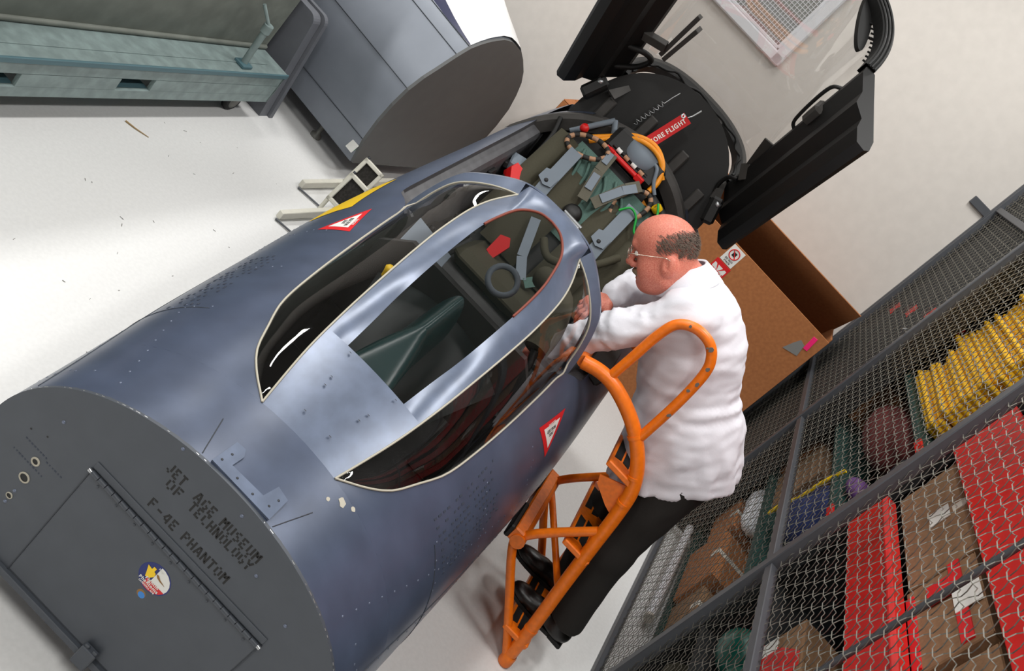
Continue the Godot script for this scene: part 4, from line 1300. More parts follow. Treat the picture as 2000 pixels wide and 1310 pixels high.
# ---------------------------------------------------------------- boarding ladder
func ladder() -> void:
	var t := thing("boarding_ladder", "orange tubular steel boarding ladder hooked on the cockpit sill, man standing on it", "ladder", Vector3(1.0, 0, -3.35))
	var main := [Vector3(1.075, 0.022, 0), Vector3(1.04, 0.20, 0), Vector3(0.982, 0.44, 0), Vector3(0.935, 0.645, 0), Vector3(0.90, 0.80, 0), Vector3(0.868, 0.905, 0), Vector3(0.815, 0.985, 0), Vector3(0.742, 1.05, 0), Vector3(0.655, 1.10, 0), Vector3(0.55, 1.133, 0), Vector3(0.475, 1.133, 0), Vector3(0.41, 1.112, 0)]
	for z in [-3.1, -3.6]:
		var p := []
		for q in main: p.append(Vector3(q.x, q.y, z))
		part("main_tube", tube_mesh(curve(p, 5), 0.0265, 16), M.orange_paint, t)
		part("front_leg", tube_mesh(curve([Vector3(1.068, 0.03, z), Vector3(0.91, 0.21, z), Vector3(0.765, 0.375, z), Vector3(0.742, 0.43, z), Vector3(0.775, 0.515, z), Vector3(0.905, 0.70, z)], 6), 0.018, 12), M.orange_paint, t)
		part("foot_cap", lathe_mesh([Vector2(0, -0.026), Vector2(0.026, -0.026), Vector2(0.031, -0.015), Vector2(0.03, 0.02), Vector2(0.0265, 0.03)], at(Vector3(1.075, 0.027, z), Vector3(0, 0, 0.15)), 16), M.orange_paint, t)
		for c in [[1, 0.0], [4, 0.5], [5, 0.6], [7, 0.2]]:
			var a: Vector3 = p[c[0]]
			var b: Vector3 = p[c[0] + 1]
			var m := a.lerp(b, c[1])
			part("weld_ring", tube_mesh([m - (b - a).normalized() * 0.006, m + (b - a).normalized() * 0.006], 0.0285, 16), M.orange_paint, t)
	var loop := [Vector3(0.511, 1.142, -3.1), Vector3(0.512, 1.255, -3.1), Vector3(0.512, 1.37, -3.1), Vector3(0.527, 1.445, -3.1), Vector3(0.577, 1.482, -3.1), Vector3(0.639, 1.483, -3.1), Vector3(0.685, 1.452, -3.1), Vector3(0.713, 1.392, -3.1), Vector3(0.731, 1.253, -3.1), Vector3(0.739, 1.075, -3.1)]
	part("handrail", tube_mesh(curve(loop, 6), 0.0185, 14), M.orange_paint, t)
	var st := mk()
	for c in [[0.66, 1.475, 0.0135], [0.705, 1.42, 0.012], [0.72, 1.36, 0.013], [0.718, 1.32, 0.009], [0.74, 1.21, 0.012], [0.56, 1.478, 0.008], [0.65, 1.47, 0.006]]:
		var o := PackedVector2Array()
		for k in 8: o.append(Vector2(cos(k * TAU / 8), sin(k * TAU / 8)) * c[2] * rng.randf_range(0.35, 0.9))
		prism(st, o, 0.002, at(Vector3(c[0], c[1], -3.0815)))
	part("paint_chip", done(st), M.chipped, t, ID, "grey chips in the orange paint").set_meta("kind", "stuff")
	# pad bar against the fuselage with rubber
	part("pad_bar", tube_mesh([Vector3(0.742, 0.44, -3.07), Vector3(0.742, 0.44, -3.63)], 0.030, 14), M.orange_paint, t)
	for z in [-3.16, -3.52]:
		part("rubber_pad", box_mesh(Vector3(0.022, 0.06, 0.20), 0.006, at(Vector3(0.690, 0.455, z), Vector3(0, 0, 0.1))), M.black_rubber, t)
	part("pad_plate", box_mesh(Vector3(0.05, 0.062, 0.55), 0.006, at(Vector3(0.722, 0.45, -3.35))), M.orange_paint, t)
	part("diagonal_brace", tube_mesh([Vector3(0.745, 0.44, -3.58), Vector3(0.985, 0.40, -3.12)], 0.014, 10), M.orange_paint, t)
	# treads between the tubes, with worn grip tape
	for s in [[1.03, 0.135], [0.92, 0.58], [0.80, 0.925]]:
		var tr := part("tread", span_box(Vector3(s[0] - 0.07, s[1] - 0.012, -3.62), Vector3(s[0] + 0.055, s[1] + 0.012, -3.08), 0.004), M.orange_paint, t)
		for k in 2:
			for j in 2:
				var o := PackedVector2Array()
				for v in [Vector2(-0.015, -0.1), Vector2(0.015, -0.1), Vector2(0.015, 0.1), Vector2(-0.015, 0.1)]:
					o.append(v * Vector2(1, rng.randf_range(0.7, 1.0)))
				part("grip_strip", prism_mesh(o, 0.002, Transform3D(Basis(Vector3.RIGHT, -PI / 2), Vector3(s[0] - 0.045 + k * 0.038, s[1] + 0.0125, -3.22 - j * 0.25))), M.grip_tape, tr)
	part("gusset_plate", prism_mesh(v2([0.752, 0.855, 0.85, 0.90, 0.885, 0.775, 0.85, 0.785, 0.773, 0.822]), 0.006, at(Vector3(0.0, 0.0, -3.118))), M.orange_paint, t)
	part("sill_hook", tube_mesh(curve([Vector3(0.41, 1.112, -3.1), Vector3(0.405, 1.10, -3.2), Vector3(0.405, 1.10, -3.5), Vector3(0.41, 1.112, -3.6)], 5), 0.022, 12), M.orange_paint, t)
	part("sill_rubber", box_mesh(Vector3(0.10, 0.05, 0.34), 0.008, at(Vector3(0.47, 1.07, -3.37), Vector3(0, 0, -0.2))), M.black_rubber, t)

# ---------------------------------------------------------------- person
# Shapes are fields of tapered capsules and ellipsoids joined with a smooth minimum and meshed as surface nets.
func cap(a: Vector3, b: Vector3, ra: float, rb: float, k := 0.03) -> Dictionary:
	return {"t": 0, "a": a, "b": b, "ra": ra, "rb": rb, "k": k}

func ell(c: Vector3, r: Vector3, basis := Basis.IDENTITY, k := 0.03) -> Dictionary:
	return {"t": 1, "c": c, "r": r, "i": basis.inverse(), "bs": basis, "k": k}

func cut(n: Vector3, p: Vector3) -> Dictionary:   # keeps the side n points away from
	return {"t": 2, "n": n.normalized(), "p": p, "k": 0.0}

func dig(c: Vector3, r: Vector3, basis := Basis.IDENTITY, k := 0.01) -> Dictionary:
	return {"t": 3, "c": c, "r": r, "i": basis.inverse(), "bs": basis, "k": k}

func nets(st: SurfaceTool, prims: Array, cell: float, bend = null) -> void:
	var lo := Vector3.INF
	var hi := -Vector3.INF
	var pad_by := cell * 3.0 + 0.012
	for p in prims:
		if p.t == 0:
			for q in [[p.a, p.ra], [p.b, p.rb]]:
				lo = lo.min(q[0] - Vector3.ONE * (q[1] + pad_by))
				hi = hi.max(q[0] + Vector3.ONE * (q[1] + pad_by))
		elif p.t == 1:
			var e: float = maxf(p.r.x, maxf(p.r.y, p.r.z)) + pad_by
			lo = lo.min(p.c - Vector3.ONE * e)
			hi = hi.max(p.c + Vector3.ONE * e)
	var nx := int((hi.x - lo.x) / cell) + 2
	var ny := int((hi.y - lo.y) / cell) + 2
	var nz := int((hi.z - lo.z) / cell) + 2
	var d := PackedFloat32Array()
	d.resize(nx * ny * nz)
	d.fill(1.0)
	for p in prims:
		var a := lo
		var b := hi
		if p.t == 0:
			var m: float = maxf(p.ra, p.rb) + pad_by + p.k
			a = (p.a as Vector3).min(p.b) - Vector3.ONE * m
			b = (p.a as Vector3).max(p.b) + Vector3.ONE * m
		elif p.t == 1 or p.t == 3:
			var m: float = maxf(p.r.x, maxf(p.r.y, p.r.z)) + pad_by + p.k
			a = p.c - Vector3.ONE * m
			b = p.c + Vector3.ONE * m
		var x0 := maxi(0, int((a.x - lo.x) / cell))
		var x1 := mini(nx - 1, int((b.x - lo.x) / cell) + 1)
		var y0 := maxi(0, int((a.y - lo.y) / cell))
		var y1 := mini(ny - 1, int((b.y - lo.y) / cell) + 1)
		var z0 := maxi(0, int((a.z - lo.z) / cell))
		var z1 := mini(nz - 1, int((b.z - lo.z) / cell) + 1)
		var kk: float = p.k
		var ty: int = p.t
		var pa := Vector3.ZERO
		var ba := Vector3.ZERO
		var bb := 1.0
		var ra := 0.0
		var rb := 0.0
		var inv := Basis.IDENTITY
		var rr := Vector3.ONE
		if ty == 0:
			pa = p.a; ba = p.b - p.a; bb = maxf(ba.length_squared(), 1e-9); ra = p.ra; rb = p.rb
		elif ty == 2:
			pa = p.p; ba = p.n
		else:
			pa = p.c; inv = p.i; rr = p.r
		var rr2 := rr * rr
		for z in range(z0, z1 + 1):
			for y in range(y0, y1 + 1):
				var base := (z * ny + y) * nx
				for x in range(x0, x1 + 1):
					var q := Vector3(lo.x + x * cell, lo.y + y * cell, lo.z + z * cell) - pa
					var v: float
					if ty == 0:
						var t := clampf(q.dot(ba) / bb, 0.0, 1.0)
						v = (q - ba * t).length() - (ra + (rb - ra) * t)
					elif ty == 2:
						v = q.dot(ba)
						d[base + x] = maxf(d[base + x], v)
						continue
					else:
						q = inv * q
						var k0 := (q / rr).length()
						var k1 := (q / rr2).length()
						v = k0 * (k0 - 1.0) / maxf(k1, 1e-6)
						if ty == 3:
							var o3 := d[base + x]
							var h3 := maxf(kk - absf(o3 + v), 0.0) / kk
							d[base + x] = maxf(o3, -v) + h3 * h3 * kk * 0.25
							continue
					var o := d[base + x]
					if o >= 0.99 or kk <= 0.0:
						d[base + x] = minf(o, v)
					else:
						var h := maxf(kk - absf(o - v), 0.0) / kk
						d[base + x] = minf(o, v) - h * h * kk * 0.25
	if bend != null:
		for z in nz:
			for y in ny:
				var base := (z * ny + y) * nx
				for x in nx:
					if absf(d[base + x]) < 0.03:
						d[base + x] += bend.call(Vector3(lo.x + x * cell, lo.y + y * cell, lo.z + z * cell))
	var sx := 1
	var sy := nx
	var sz := nx * ny
	var off := [0, sx, sy, sx + sy, sz, sx + sz, sy + sz, sx + sy + sz]
	var cor := [Vector3(0, 0, 0), Vector3(1, 0, 0), Vector3(0, 1, 0), Vector3(1, 1, 0), Vector3(0, 0, 1), Vector3(1, 0, 1), Vector3(0, 1, 1), Vector3(1, 1, 1)]
	var edges := [[0, 1], [2, 3], [4, 5], [6, 7], [0, 2], [1, 3], [4, 6], [5, 7], [0, 4], [1, 5], [2, 6], [3, 7]]
	var id := {}
	var pos := PackedVector3Array()
	for z in nz - 1:
		for y in ny - 1:
			var row := (z * ny + y) * nx
			for x in nx - 1:
				var i := row + x
				var m := 0
				for c in 8:
					if d[i + off[c]] < 0.0: m |= 1 << c
				if m == 0 or m == 255: continue
				var sum := Vector3.ZERO
				var n := 0
				for e in edges:
					var a0: float = d[i + off[e[0]]]
					var b0: float = d[i + off[e[1]]]
					if (a0 < 0.0) != (b0 < 0.0):
						sum += (cor[e[0]] as Vector3).lerp(cor[e[1]], a0 / (a0 - b0))
						n += 1
				id[i] = pos.size()
				pos.append(lo + (Vector3(x, y, z) + sum / n) * cell)
	st.set_smooth_group(0)
	for i in id:
		var x: int = i % nx
		var y: int = (i / nx) % ny
		var z: int = i / sz
		var s0 := d[i] < 0.0
		for ax in 3:
			var step: int = [sx, sy, sz][ax]
			var u: int = [sy, sz, sx][ax]
			var v: int = [sz, sx, sy][ax]
			if [y, z, x][ax] == 0 or [z, x, y][ax] == 0: continue
			var s1 := d[i + step] < 0.0
			if s0 == s1: continue
			if not (id.has(i - u) and id.has(i - v) and id.has(i - u - v)): continue
			var a1 := pos[id[i]]
			var b1 := pos[id[i - u]]
			var c1 := pos[id[i - u - v]]
			var d1 := pos[id[i - v]]
			if s0: quad(st, a1, d1, c1, b1)
			else: quad(st, a1, b1, c1, d1)

# five fingers on a palm; w wrist, f towards the fingers, n out of the back of the hand, side +1 puts the thumb on f x n
func hand_prims(w: Vector3, f: Vector3, n: Vector3, side_sign: float, curl: float, elbow: Vector3) -> Array:
	f = f.normalized()
	n = (n - f * n.dot(f)).normalized()
	var r := f.cross(n) * side_sign
	var out := []
	var palm := w + f * 0.05
	out.append(cap(w + (elbow - w).normalized() * 0.06, w, 0.029, 0.026, 0.02))
	out.append(ell(palm, Vector3(0.050, 0.042, 0.018), Basis(f, r, n), 0.02))
	out.append(ell(palm + f * 0.03, Vector3(0.022, 0.042, 0.015), Basis(f, r, n), 0.015))
	var lens := [0.078, 0.088, 0.082, 0.065]
	for k in 4:
		var y := 0.031 - k * 0.0205
		var root := w + f * (0.088 - 0.004 * absf(k - 1.2)) + r * y
		var spread := r * (0.12 * (1.0 - k * 0.75))
		var p := root
		var dir := (f + spread).normalized()
		var rad := 0.0098 - 0.0005 * k
		var a := curl * (0.75 + 0.12 * k)
		for j in 3:
			var ax := dir.cross(n).normalized()
			dir = dir.rotated(ax, -a * [0.7, 1.0, 0.8][j])
			var q: Vector3 = p + dir * lens[k] * [0.46, 0.31, 0.25][j]
			out.append(cap(p, q, rad, rad - 0.0008, 0.006))
			p = q
			rad -= 0.0008
	var t0 := w + f * 0.022 + r * 0.030 - n * 0.006
	var t1 := t0 + (f * 0.55 + r * 0.65 - n * 0.35).normalized() * 0.042
	var t2 := t1 + (f * 0.85 + r * 0.25 - n * 0.45).normalized() * 0.033
	var t3 := t2 + (f * 0.9 - n * 0.55).normalized() * 0.025
	out.append(cap(t0, t1, 0.0165, 0.0125, 0.015))
	out.append(cap(t1, t2, 0.0120, 0.0108, 0.006))
	out.append(cap(t2, t3, 0.0106, 0.0090, 0.006))
	return out

func person() -> void:
	var t := thing("person", "bald man in a white lab coat leaning from the orange ladder into the cockpit", "person", Vector3(1.05, 0.15, -3.38))
	# joints
	var hipN := Vector3(0.985, 0.985, -3.29)
	var hipF := Vector3(0.985, 0.985, -3.48)
	var kneN := Vector3(1.03, 0.60, -3.27)
	var kneF := Vector3(0.965, 0.60, -3.49)
	var ankN := Vector3(1.135, 0.235, -3.25)
	var ankF := Vector3(1.075, 0.235, -3.50)
	var shN := Vector3(0.555, 1.46, -3.225)
	var shF := Vector3(0.54, 1.46, -3.56)
	var elN := Vector3(0.415, 1.255, -3.205)
	var elF := Vector3(0.37, 1.295, -3.63)
	var wrN := Vector3(0.29, 1.01, -3.215)
	var wrF := Vector3(0.325, 1.25, -3.41)
	var neck := Vector3(0.43, 1.52, -3.37)
	# head axes: forward, up, right (away from the camera)
	var hf := Vector3(-0.765, -0.644, 0.03).normalized()
	var hu := Vector3(-0.644, 0.765, 0.0)
	hu = (hu - hf * hu.dot(hf)).normalized()
	var hr := hf.cross(hu)
	var hb := Basis(hf, hu, hr)
	var hc := Vector3(0.318, 1.525, -3.33)
	var H := func(f: float, u: float, r: float) -> Vector3: return hc + hf * f + hu * u + hr * r
	# body (skin): head and hands in fine cells, the rest coarse under the clothes
	var st := mk()
	var head := [
		ell(H.call(-0.012, 0.030, 0), Vector3(0.112, 0.097, 0.084), hb, 0.03),
		ell(H.call(0.010, -0.046, 0), Vector3(0.064, 0.095, 0.072), hb, 0.03),
		cap(H.call(0.036, -0.120, 0), H.call(-0.022, -0.098, 0.054), 0.022, 0.028, 0.035),
		cap(H.call(0.036, -0.120, 0), H.call(-0.022, -0.098, -0.054), 0.022, 0.028, 0.035),
		ell(H.call(0.040, -0.094, 0), Vector3(0.030, 0.036, 0.040), hb, 0.02),
		ell(H.call(0.0, -0.124, 0), Vector3(0.058, 0.032, 0.058), hb, 0.035),
		ell(H.call(0.044, -0.128, 0), Vector3(0.018, 0.017, 0.024), hb, 0.014),
		ell(H.call(0.032, -0.066, 0.048), Vector3(0.036, 0.040, 0.025), hb, 0.03),
		ell(H.call(0.032, -0.066, -0.048), Vector3(0.036, 0.040, 0.025), hb, 0.03),
		cap(H.call(0.085, 0.016, 0.030), H.call(0.085, 0.016, -0.030), 0.0125, 0.0125, 0.016),
		dig(H.call(0.102, -0.014, 0.035), Vector3(0.022, 0.015, 0.021), hb, 0.012),
		dig(H.call(0.102, -0.014, -0.035), Vector3(0.022, 0.015, 0.021), hb, 0.012),
		cap(H.call(0.084, -0.004, 0), H.call(0.105, -0.052, 0), 0.0095, 0.0140, 0.008),
		ell(H.call(0.088, -0.060, 0.014), Vector3(0.014, 0.011, 0.010), hb, 0.008),
		ell(H.call(0.088, -0.060, -0.014), Vector3(0.014, 0.011, 0.010), hb, 0.008),
		cap(H.call(0.068, -0.105, 0.019), H.call(0.068, -0.105, -0.019), 0.0080, 0.0080, 0.006),
		cap(H.call(0.064, -0.119, 0.016), H.call(0.064, -0.119, -0.016), 0.0085, 0.0085, 0.006),
		dig(H.call(0.082, -0.111, 0), Vector3(0.016, 0.003, 0.026), hb, 0.004),
		ell(H.call(-0.040, -0.036, 0.084), Vector3(0.023, 0.036, 0.011), hb.rotated(hr, 0.15), 0.007),
		ell(H.call(-0.040, -0.036, -0.084), Vector3(0.023, 0.036, 0.011), hb.rotated(hr, 0.15), 0.007),
		dig(H.call(-0.034, -0.032, -0.096), Vector3(0.011, 0.021, 0.008), hb, 0.005),
		dig(H.call(-0.034, -0.032, 0.096), Vector3(0.011, 0.021, 0.008), hb, 0.005),
		cap(H.call(-0.055, -0.055, 0), neck + Vector3(0.03, -0.01, 0), 0.070, 0.074, 0.05),
	]
	nets(st, head, 0.004)
	nets(st, hand_prims(wrF, Vector3(-0.45, -0.85, 0.42), Vector3(-0.55, 0.55, 0.5), -1.0, 0.55, elF), 0.0035)
	nets(st, hand_prims(wrN, Vector3(-0.35, -0.75, -0.4), Vector3(-0.8, 0.5, 0.0), 1.0, 0.5, elN), 0.0035)
	var inner := [
		cap(neck, Vector3(0.62, 1.37, -3.39), 0.065, 0.11, 0.05),
		cap(Vector3(0.62, 1.37, -3.39), Vector3(0.95, 1.05, -3.39), 0.12, 0.13, 0.05),
		cap(shN, elN, 0.045, 0.038, 0.03), cap(elN, wrN, 0.038, 0.026, 0.02),
		cap(shF, elF, 0.045, 0.038, 0.03), cap(elF, wrF, 0.038, 0.026, 0.02),
		cap(Vector3(0.60, 1.41, -3.39), shN, 0.06, 0.05, 0.05), cap(Vector3(0.60, 1.41, -3.39), shF, 0.06, 0.05, 0.05),
		cap(hipN, kneN, 0.075, 0.05, 0.03), cap(kneN, ankN, 0.05, 0.035, 0.03),
		cap(hipF, kneF, 0.075, 0.05, 0.03), cap(kneF, ankF, 0.05, 0.035, 0.03),
	]
	nets(st, inner, 0.02)
	part("body", done(st), M.skin, t, ID, "ruddy skin of head and hands")
	# hair: short strands round the back and sides of the head, thinning towards the bald crown
	st = mk()
	var hn := 0
	while hn < 16000:
		var v := Vector3(rng.randfn(), rng.randfn(), rng.randfn()).normalized()
		var loc := Vector3(-0.012 + 0.112 * v.x, 0.030 + 0.097 * v.y, 0.084 * v.z)
		var top := 0.064 + 0.35 * clampf(0.013 - loc.x, 0.0, 0.07)
		var front := 0.016 - 0.15 * (loc.y - 0.03)
		var dd := minf(minf(top - loc.y, front - loc.x), loc.y + 0.045 + (0.02 if loc.x < -0.06 else 0.0))
		if loc.x > -0.062: dd = minf(dd, loc.y - 0.004)
		hn += 1
		if dd < 0.0 or rng.randf() > clampf(dd / 0.026, 0.05, 0.85): continue
		var root: Vector3 = H.call(loc.x, loc.y, loc.z)
		var nn: Vector3 = (hb * v).normalized()
		var lay := (-hf * 0.8 - hu * 0.6 + nn * 0.25).normalized()
		var side_v := lay.cross(nn).normalized() * 0.0011
		var mid := root + nn * 0.003 + lay * 0.007
		var tip := root + nn * 0.0035 + lay * rng.randf_range(0.011, 0.017)
		tri(st, root - side_v, root + side_v, mid)
		tri(st, mid - side_v, mid + side_v, tip)
		tri(st, root + side_v, mid + nn * 0.0008, mid - side_v)
	var hair := part("hair", done(st), M.hair, t, ID, "short grey-brown hair round the back of the head")
	hair.set_meta("kind", "stuff")
	st = mk()
	nets(st, [cap(H.call(0.081, -0.084, 0.0), H.call(0.062, -0.097, 0.032), 0.0105, 0.0075, 0.006), cap(H.call(0.081, -0.084, 0.0), H.call(0.062, -0.097, -0.032), 0.0105, 0.0075, 0.006)], 0.003)
	part("moustache", done(st), M.moustache_hair, t)
	for s in [-1.0, 1.0]:
		var eye := part("eye", lathe_mesh([Vector2(0, 0.011), Vector2(0.006, 0.0092), Vector2(0.0095, 0.0055), Vector2(0.011, 0), Vector2(0.0095, -0.0055), Vector2(0, -0.011)], Transform3D(Basis(hr, hf, hu), H.call(0.076, -0.014, 0.034 * s)), 14), M.eye_white, t)
		part("iris", lathe_mesh([Vector2(0, 0.0118), Vector2(0.005, 0.0105), Vector2(0.0055, 0.0095)], Transform3D(Basis(hr, hf, hu), H.call(0.076, -0.014, 0.034 * s)), 12), M.eye_dark, eye)
	# spectacles
	var gl := holder("spectacles", t)
	for s in [-1.0, 1.0]:
		var rim := []
		for k in 20: rim.append(H.call(0.107, -0.017 + 0.019 * sin(TAU * k / 20), 0.035 * s + 0.024 * cos(TAU * k / 20)))
		var st2 := mk()
		tube(st2, rim, 0.0012, 6, false, true)
		part("rim", done(st2), M.wire_frame, gl)
		var lens_pts := mk()
		lens_pts.set_smooth_group(-1)
		for k in range(1, 19): tri(lens_pts, rim[0], rim[k], rim[k + 1])
		part("lens", done(lens_pts), M.lens, gl)
		part("temple", tube_mesh(curve([H.call(0.107, -0.010, 0.059 * s), H.call(0.098, -0.008, 0.080 * s), H.call(0.03, -0.008, 0.088 * s), H.call(-0.030, -0.008, 0.094 * s), H.call(-0.052, -0.024, 0.092 * s)], 4), 0.0013, 6), M.wire_frame, gl)
	part("bridge", tube_mesh(curve([H.call(0.107, -0.012, 0.012), H.call(0.113, -0.006, 0), H.call(0.107, -0.012, -0.012)], 4), 0.0012, 6), M.wire_frame, gl)
	# lab coat
	var fold := FastNoiseLite.new()
	fold.seed = 5
	fold.frequency = 1.0
	fold.fractal_octaves = 2
	var coat := [
		cap(Vector3(0.50, 1.465, -3.38), Vector3(0.66, 1.36, -3.39), 0.105, 0.165, 0.08),
		ell(Vector3(0.635, 1.385, -3.395), Vector3(0.19, 0.15, 0.20), Basis(Vector3.BACK, -0.80), 0.10),
		ell(Vector3(0.775, 1.215, -3.395), Vector3(0.24, 0.185, 0.195), Basis(Vector3.BACK, -0.80), 0.10),
		ell(Vector3(0.90, 1.09, -3.395), Vector3(0.22, 0.19, 0.205), Basis(Vector3.BACK, -0.85), 0.10),
		cap(Vector3(0.93, 1.13, -3.33), Vector3(1.16, 0.92, -3.31), 0.125, 0.135, 0.10),
		cap(Vector3(0.93, 1.13, -3.46), Vector3(1.15, 0.92, -3.48), 0.125, 0.135, 0.10),
		cap(Vector3(0.86, 1.06, -3.34), Vector3(0.96, 0.80, -3.33), 0.14, 0.15, 0.10),
		cap(Vector3(0.86, 1.06, -3.46), Vector3(0.96, 0.80, -3.47), 0.14, 0.15, 0.10),
		cap(Vector3(0.60, 1.43, -3.39), shN, 0.11, 0.088, 0.08),
		cap(Vector3(0.60, 1.43, -3.39), shF, 0.11, 0.088, 0.08),
		cap(shN, elN, 0.086, 0.067, 0.05), cap(elN, wrN + (wrN - elN).normalized() * -0.015, 0.067, 0.052, 0.03),
		cap(shF, elF, 0.086, 0.067, 0.05), cap(elF, wrF + (wrF - elF).normalized() * -0.02, 0.067, 0.050, 0.03),
		cut(Vector3(0.70, -0.70, 0.0), Vector3(1.005, 0.965, -3.34)),
		cut(wrN - elN, wrN + (wrN - elN).normalized() * 0.005),
	]
	var hemdir := Vector3(0.55, -0.83, 0)
	var wrinkle := func(p: Vector3) -> float:
		var q := p - Vector3(0.78, 1.21, -3.39)
		var along := q.dot(Vector3(0.70, -0.71, 0))
		var across := q.dot(Vector3(0.71, 0.70, 0))
		var v := 0.0075 * fold.get_noise_3d(along * 16.0, across * 5.0, p.z * 6.0)
		if along > 0.02: v += 0.011 * fold.get_noise_3d(along * 4.0 + 9.0, across * 9.0, p.z * 14.0) * clampf((along - 0.02) * 5.0, 0.0, 1.0)
		if absf(along - 0.02) < 0.10 and across > 0.0: v += 0.006 * sin(along * 110.0 + p.z * 9.0 + across * 6.0) * (1.0 - absf(along - 0.02) * 10.0)
		if p.x < 0.47 and p.y < 1.45: v += 0.010 * fold.get_noise_3d(p.y * 26.0 + p.x * 9.0, p.z * 12.0, 3.0)
		return v
	st = mk()
	nets(st, coat, 0.0115, wrinkle)
	var _h := hemdir
	part("lab_coat", done(st), M.coat_cloth, t, ID, "creased white knee-length lab coat")
	# collar
	st = mk()
	var rows := []
	for k in 25:
		var w := lerpf(-2.5, 2.5, k / 24.0)
		var axis := (neck - Vector3(0.56, 1.435, -3.375)).normalized()
		var e1 := Vector3(0.55, 0.83, 0.0)
		e1 = (e1 - axis * e1.dot(axis)).normalized()
		var e2 := axis.cross(e1)
		var c0 := neck + axis * -0.005
		var dir := e1 * cos(w) + e2 * sin(w)
		rows.append([c0 + dir * 0.082 + axis * 0.022, c0 + dir * 0.090 + axis * 0.026, c0 + dir * 0.118 - axis * 0.022, c0 + dir * 0.122 - axis * 0.05])
	sheet(st, rows)
	part("collar", done(st), M.coat_cloth, t)
	# trousers
	var crease := func(p: Vector3) -> float: return 0.006 * fold.get_noise_3d(p.x * 9.0, p.y * 5.0, p.z * 12.0)
	st = mk()
	nets(st, [
		ell(Vector3(0.98, 1.02, -3.385), Vector3(0.125, 0.13, 0.16), Basis.IDENTITY, 0.06),
		cap(hipN, kneN, 0.115, 0.088, 0.05), cap(kneN, ankN + Vector3(0.0, 0.03, 0), 0.086, 0.074, 0.04),
		cap(hipF, kneF, 0.115, 0.088, 0.05), cap(kneF, ankF + Vector3(0.0, 0.03, 0), 0.086, 0.074, 0.04),
		cut(Vector3(0.1, -1, 0), Vector3(1.1, 0.235, -3.3)),
	], 0.0125, crease)
	part("trousers", done(st), M.trouser_cloth, t)
	# shoes
	for a in [[ankN, -0.10], [ankF, 0.05]]:
		var k: Vector3 = a[0]
		var f := Vector3(-1, 0, 0).rotated(Vector3.UP, a[1])
		var fl := Vector3(k.x, 0.151, k.z)
		st = mk()
		nets(st, [
			cap(fl + f * 0.0 + Vector3(0.03, 0.045, 0), fl + f * 0.10 + Vector3(0, 0.04, 0), 0.042, 0.040, 0.03),
			ell(fl + f * 0.155 + Vector3(0, 0.032, 0), Vector3(0.085, 0.036, 0.047), Basis(f, Vector3.UP, f.cross(Vector3.UP)), 0.03),
			cap(fl + Vector3(0.015, 0.05, 0), k + Vector3(0, 0.0, 0), 0.042, 0.04, 0.03),
			cut(Vector3(0, -1, 0), fl + Vector3(0, 0.014, 0)),
		], 0.006)
		var shoe := part("shoe", done(st), M.shoe_leather, t, ID, "polished dark shoe")
		var o := PackedVector2Array()
		for j in 24:
			var w := TAU * j / 24
			var lx := 0.085 + 0.155 * cos(w)
			o.append(Vector2(lx, (0.043 + 0.010 * cos(w)) * sin(w)))
		part("sole", prism_mesh(o, 0.016, Transform3D(Basis(f, Vector3.UP.cross(f), Vector3.UP), fl + Vector3(0, 0.006, 0))), M.shoe_sole, shoe)
		part("heel", box_mesh(Vector3(0.07, 0.02, 0.075), 0.006, Transform3D(Basis(f, Vector3.UP, f.cross(Vector3.UP)), fl - f * 0.035 + Vector3(0, 0.006, 0))), M.shoe_sole, shoe)

# ---------------------------------------------------------------- tool cage (room axes)
func wires(z0: float, z1: float, y0: float, y1: float, x: float) -> ArrayMesh:
	# woven crimped wire: upright and level wires pass over and under each other
	var pitch := 0.043
	var r := 0.0018
	var amp := 0.0055
	var st := SurfaceTool.new()
	st.begin(Mesh.PRIMITIVE_TRIANGLES)
	var nz := int((z1 - z0) / pitch)
	var ny := int((y1 - y0) / pitch)
	st.set_smooth_group(-1)
	var ring := [Vector2(0, r), Vector2(0.87 * r, -0.5 * r), Vector2(-0.87 * r, -0.5 * r)]
	for i in nz + 1:
		var z := z0 + (z1 - z0) * i / nz
		var prev := []
		for j in ny * 2 + 1:
			var ph := PI * j * 0.5 + PI * i
			var y := y0 + (y1 - y0) * j / (ny * 2)
			var c := Vector3(x + amp * cos(ph), y, z + amp * 1.1 * sin(ph))
			var now := []
			for q in ring: now.append(c + Vector3(q.x, 0, q.y))
			if j > 0:
				for k in 3: quad(st, prev[k], prev[(k + 1) % 3], now[(k + 1) % 3], now[k])
			prev = now
	for j in ny + 1:
		var y := y0 + (y1 - y0) * j / ny
		var prev := []
		for i in nz * 2 + 1:
			var ph := PI * i * 0.5 + PI * (j + 1)
			var z := z0 + (z1 - z0) * i / (nz * 2)
			var c := Vector3(x + amp * cos(ph), y + amp * 1.1 * sin(ph), z)
			var now := []
			for q in ring: now.append(c + Vector3(q.x, q.y, 0))
			if i > 0:
				for k in 3: quad(st, prev[k], prev[(k + 1) % 3], now[(k + 1) % 3], now[k])
			prev = now
	return done(st)

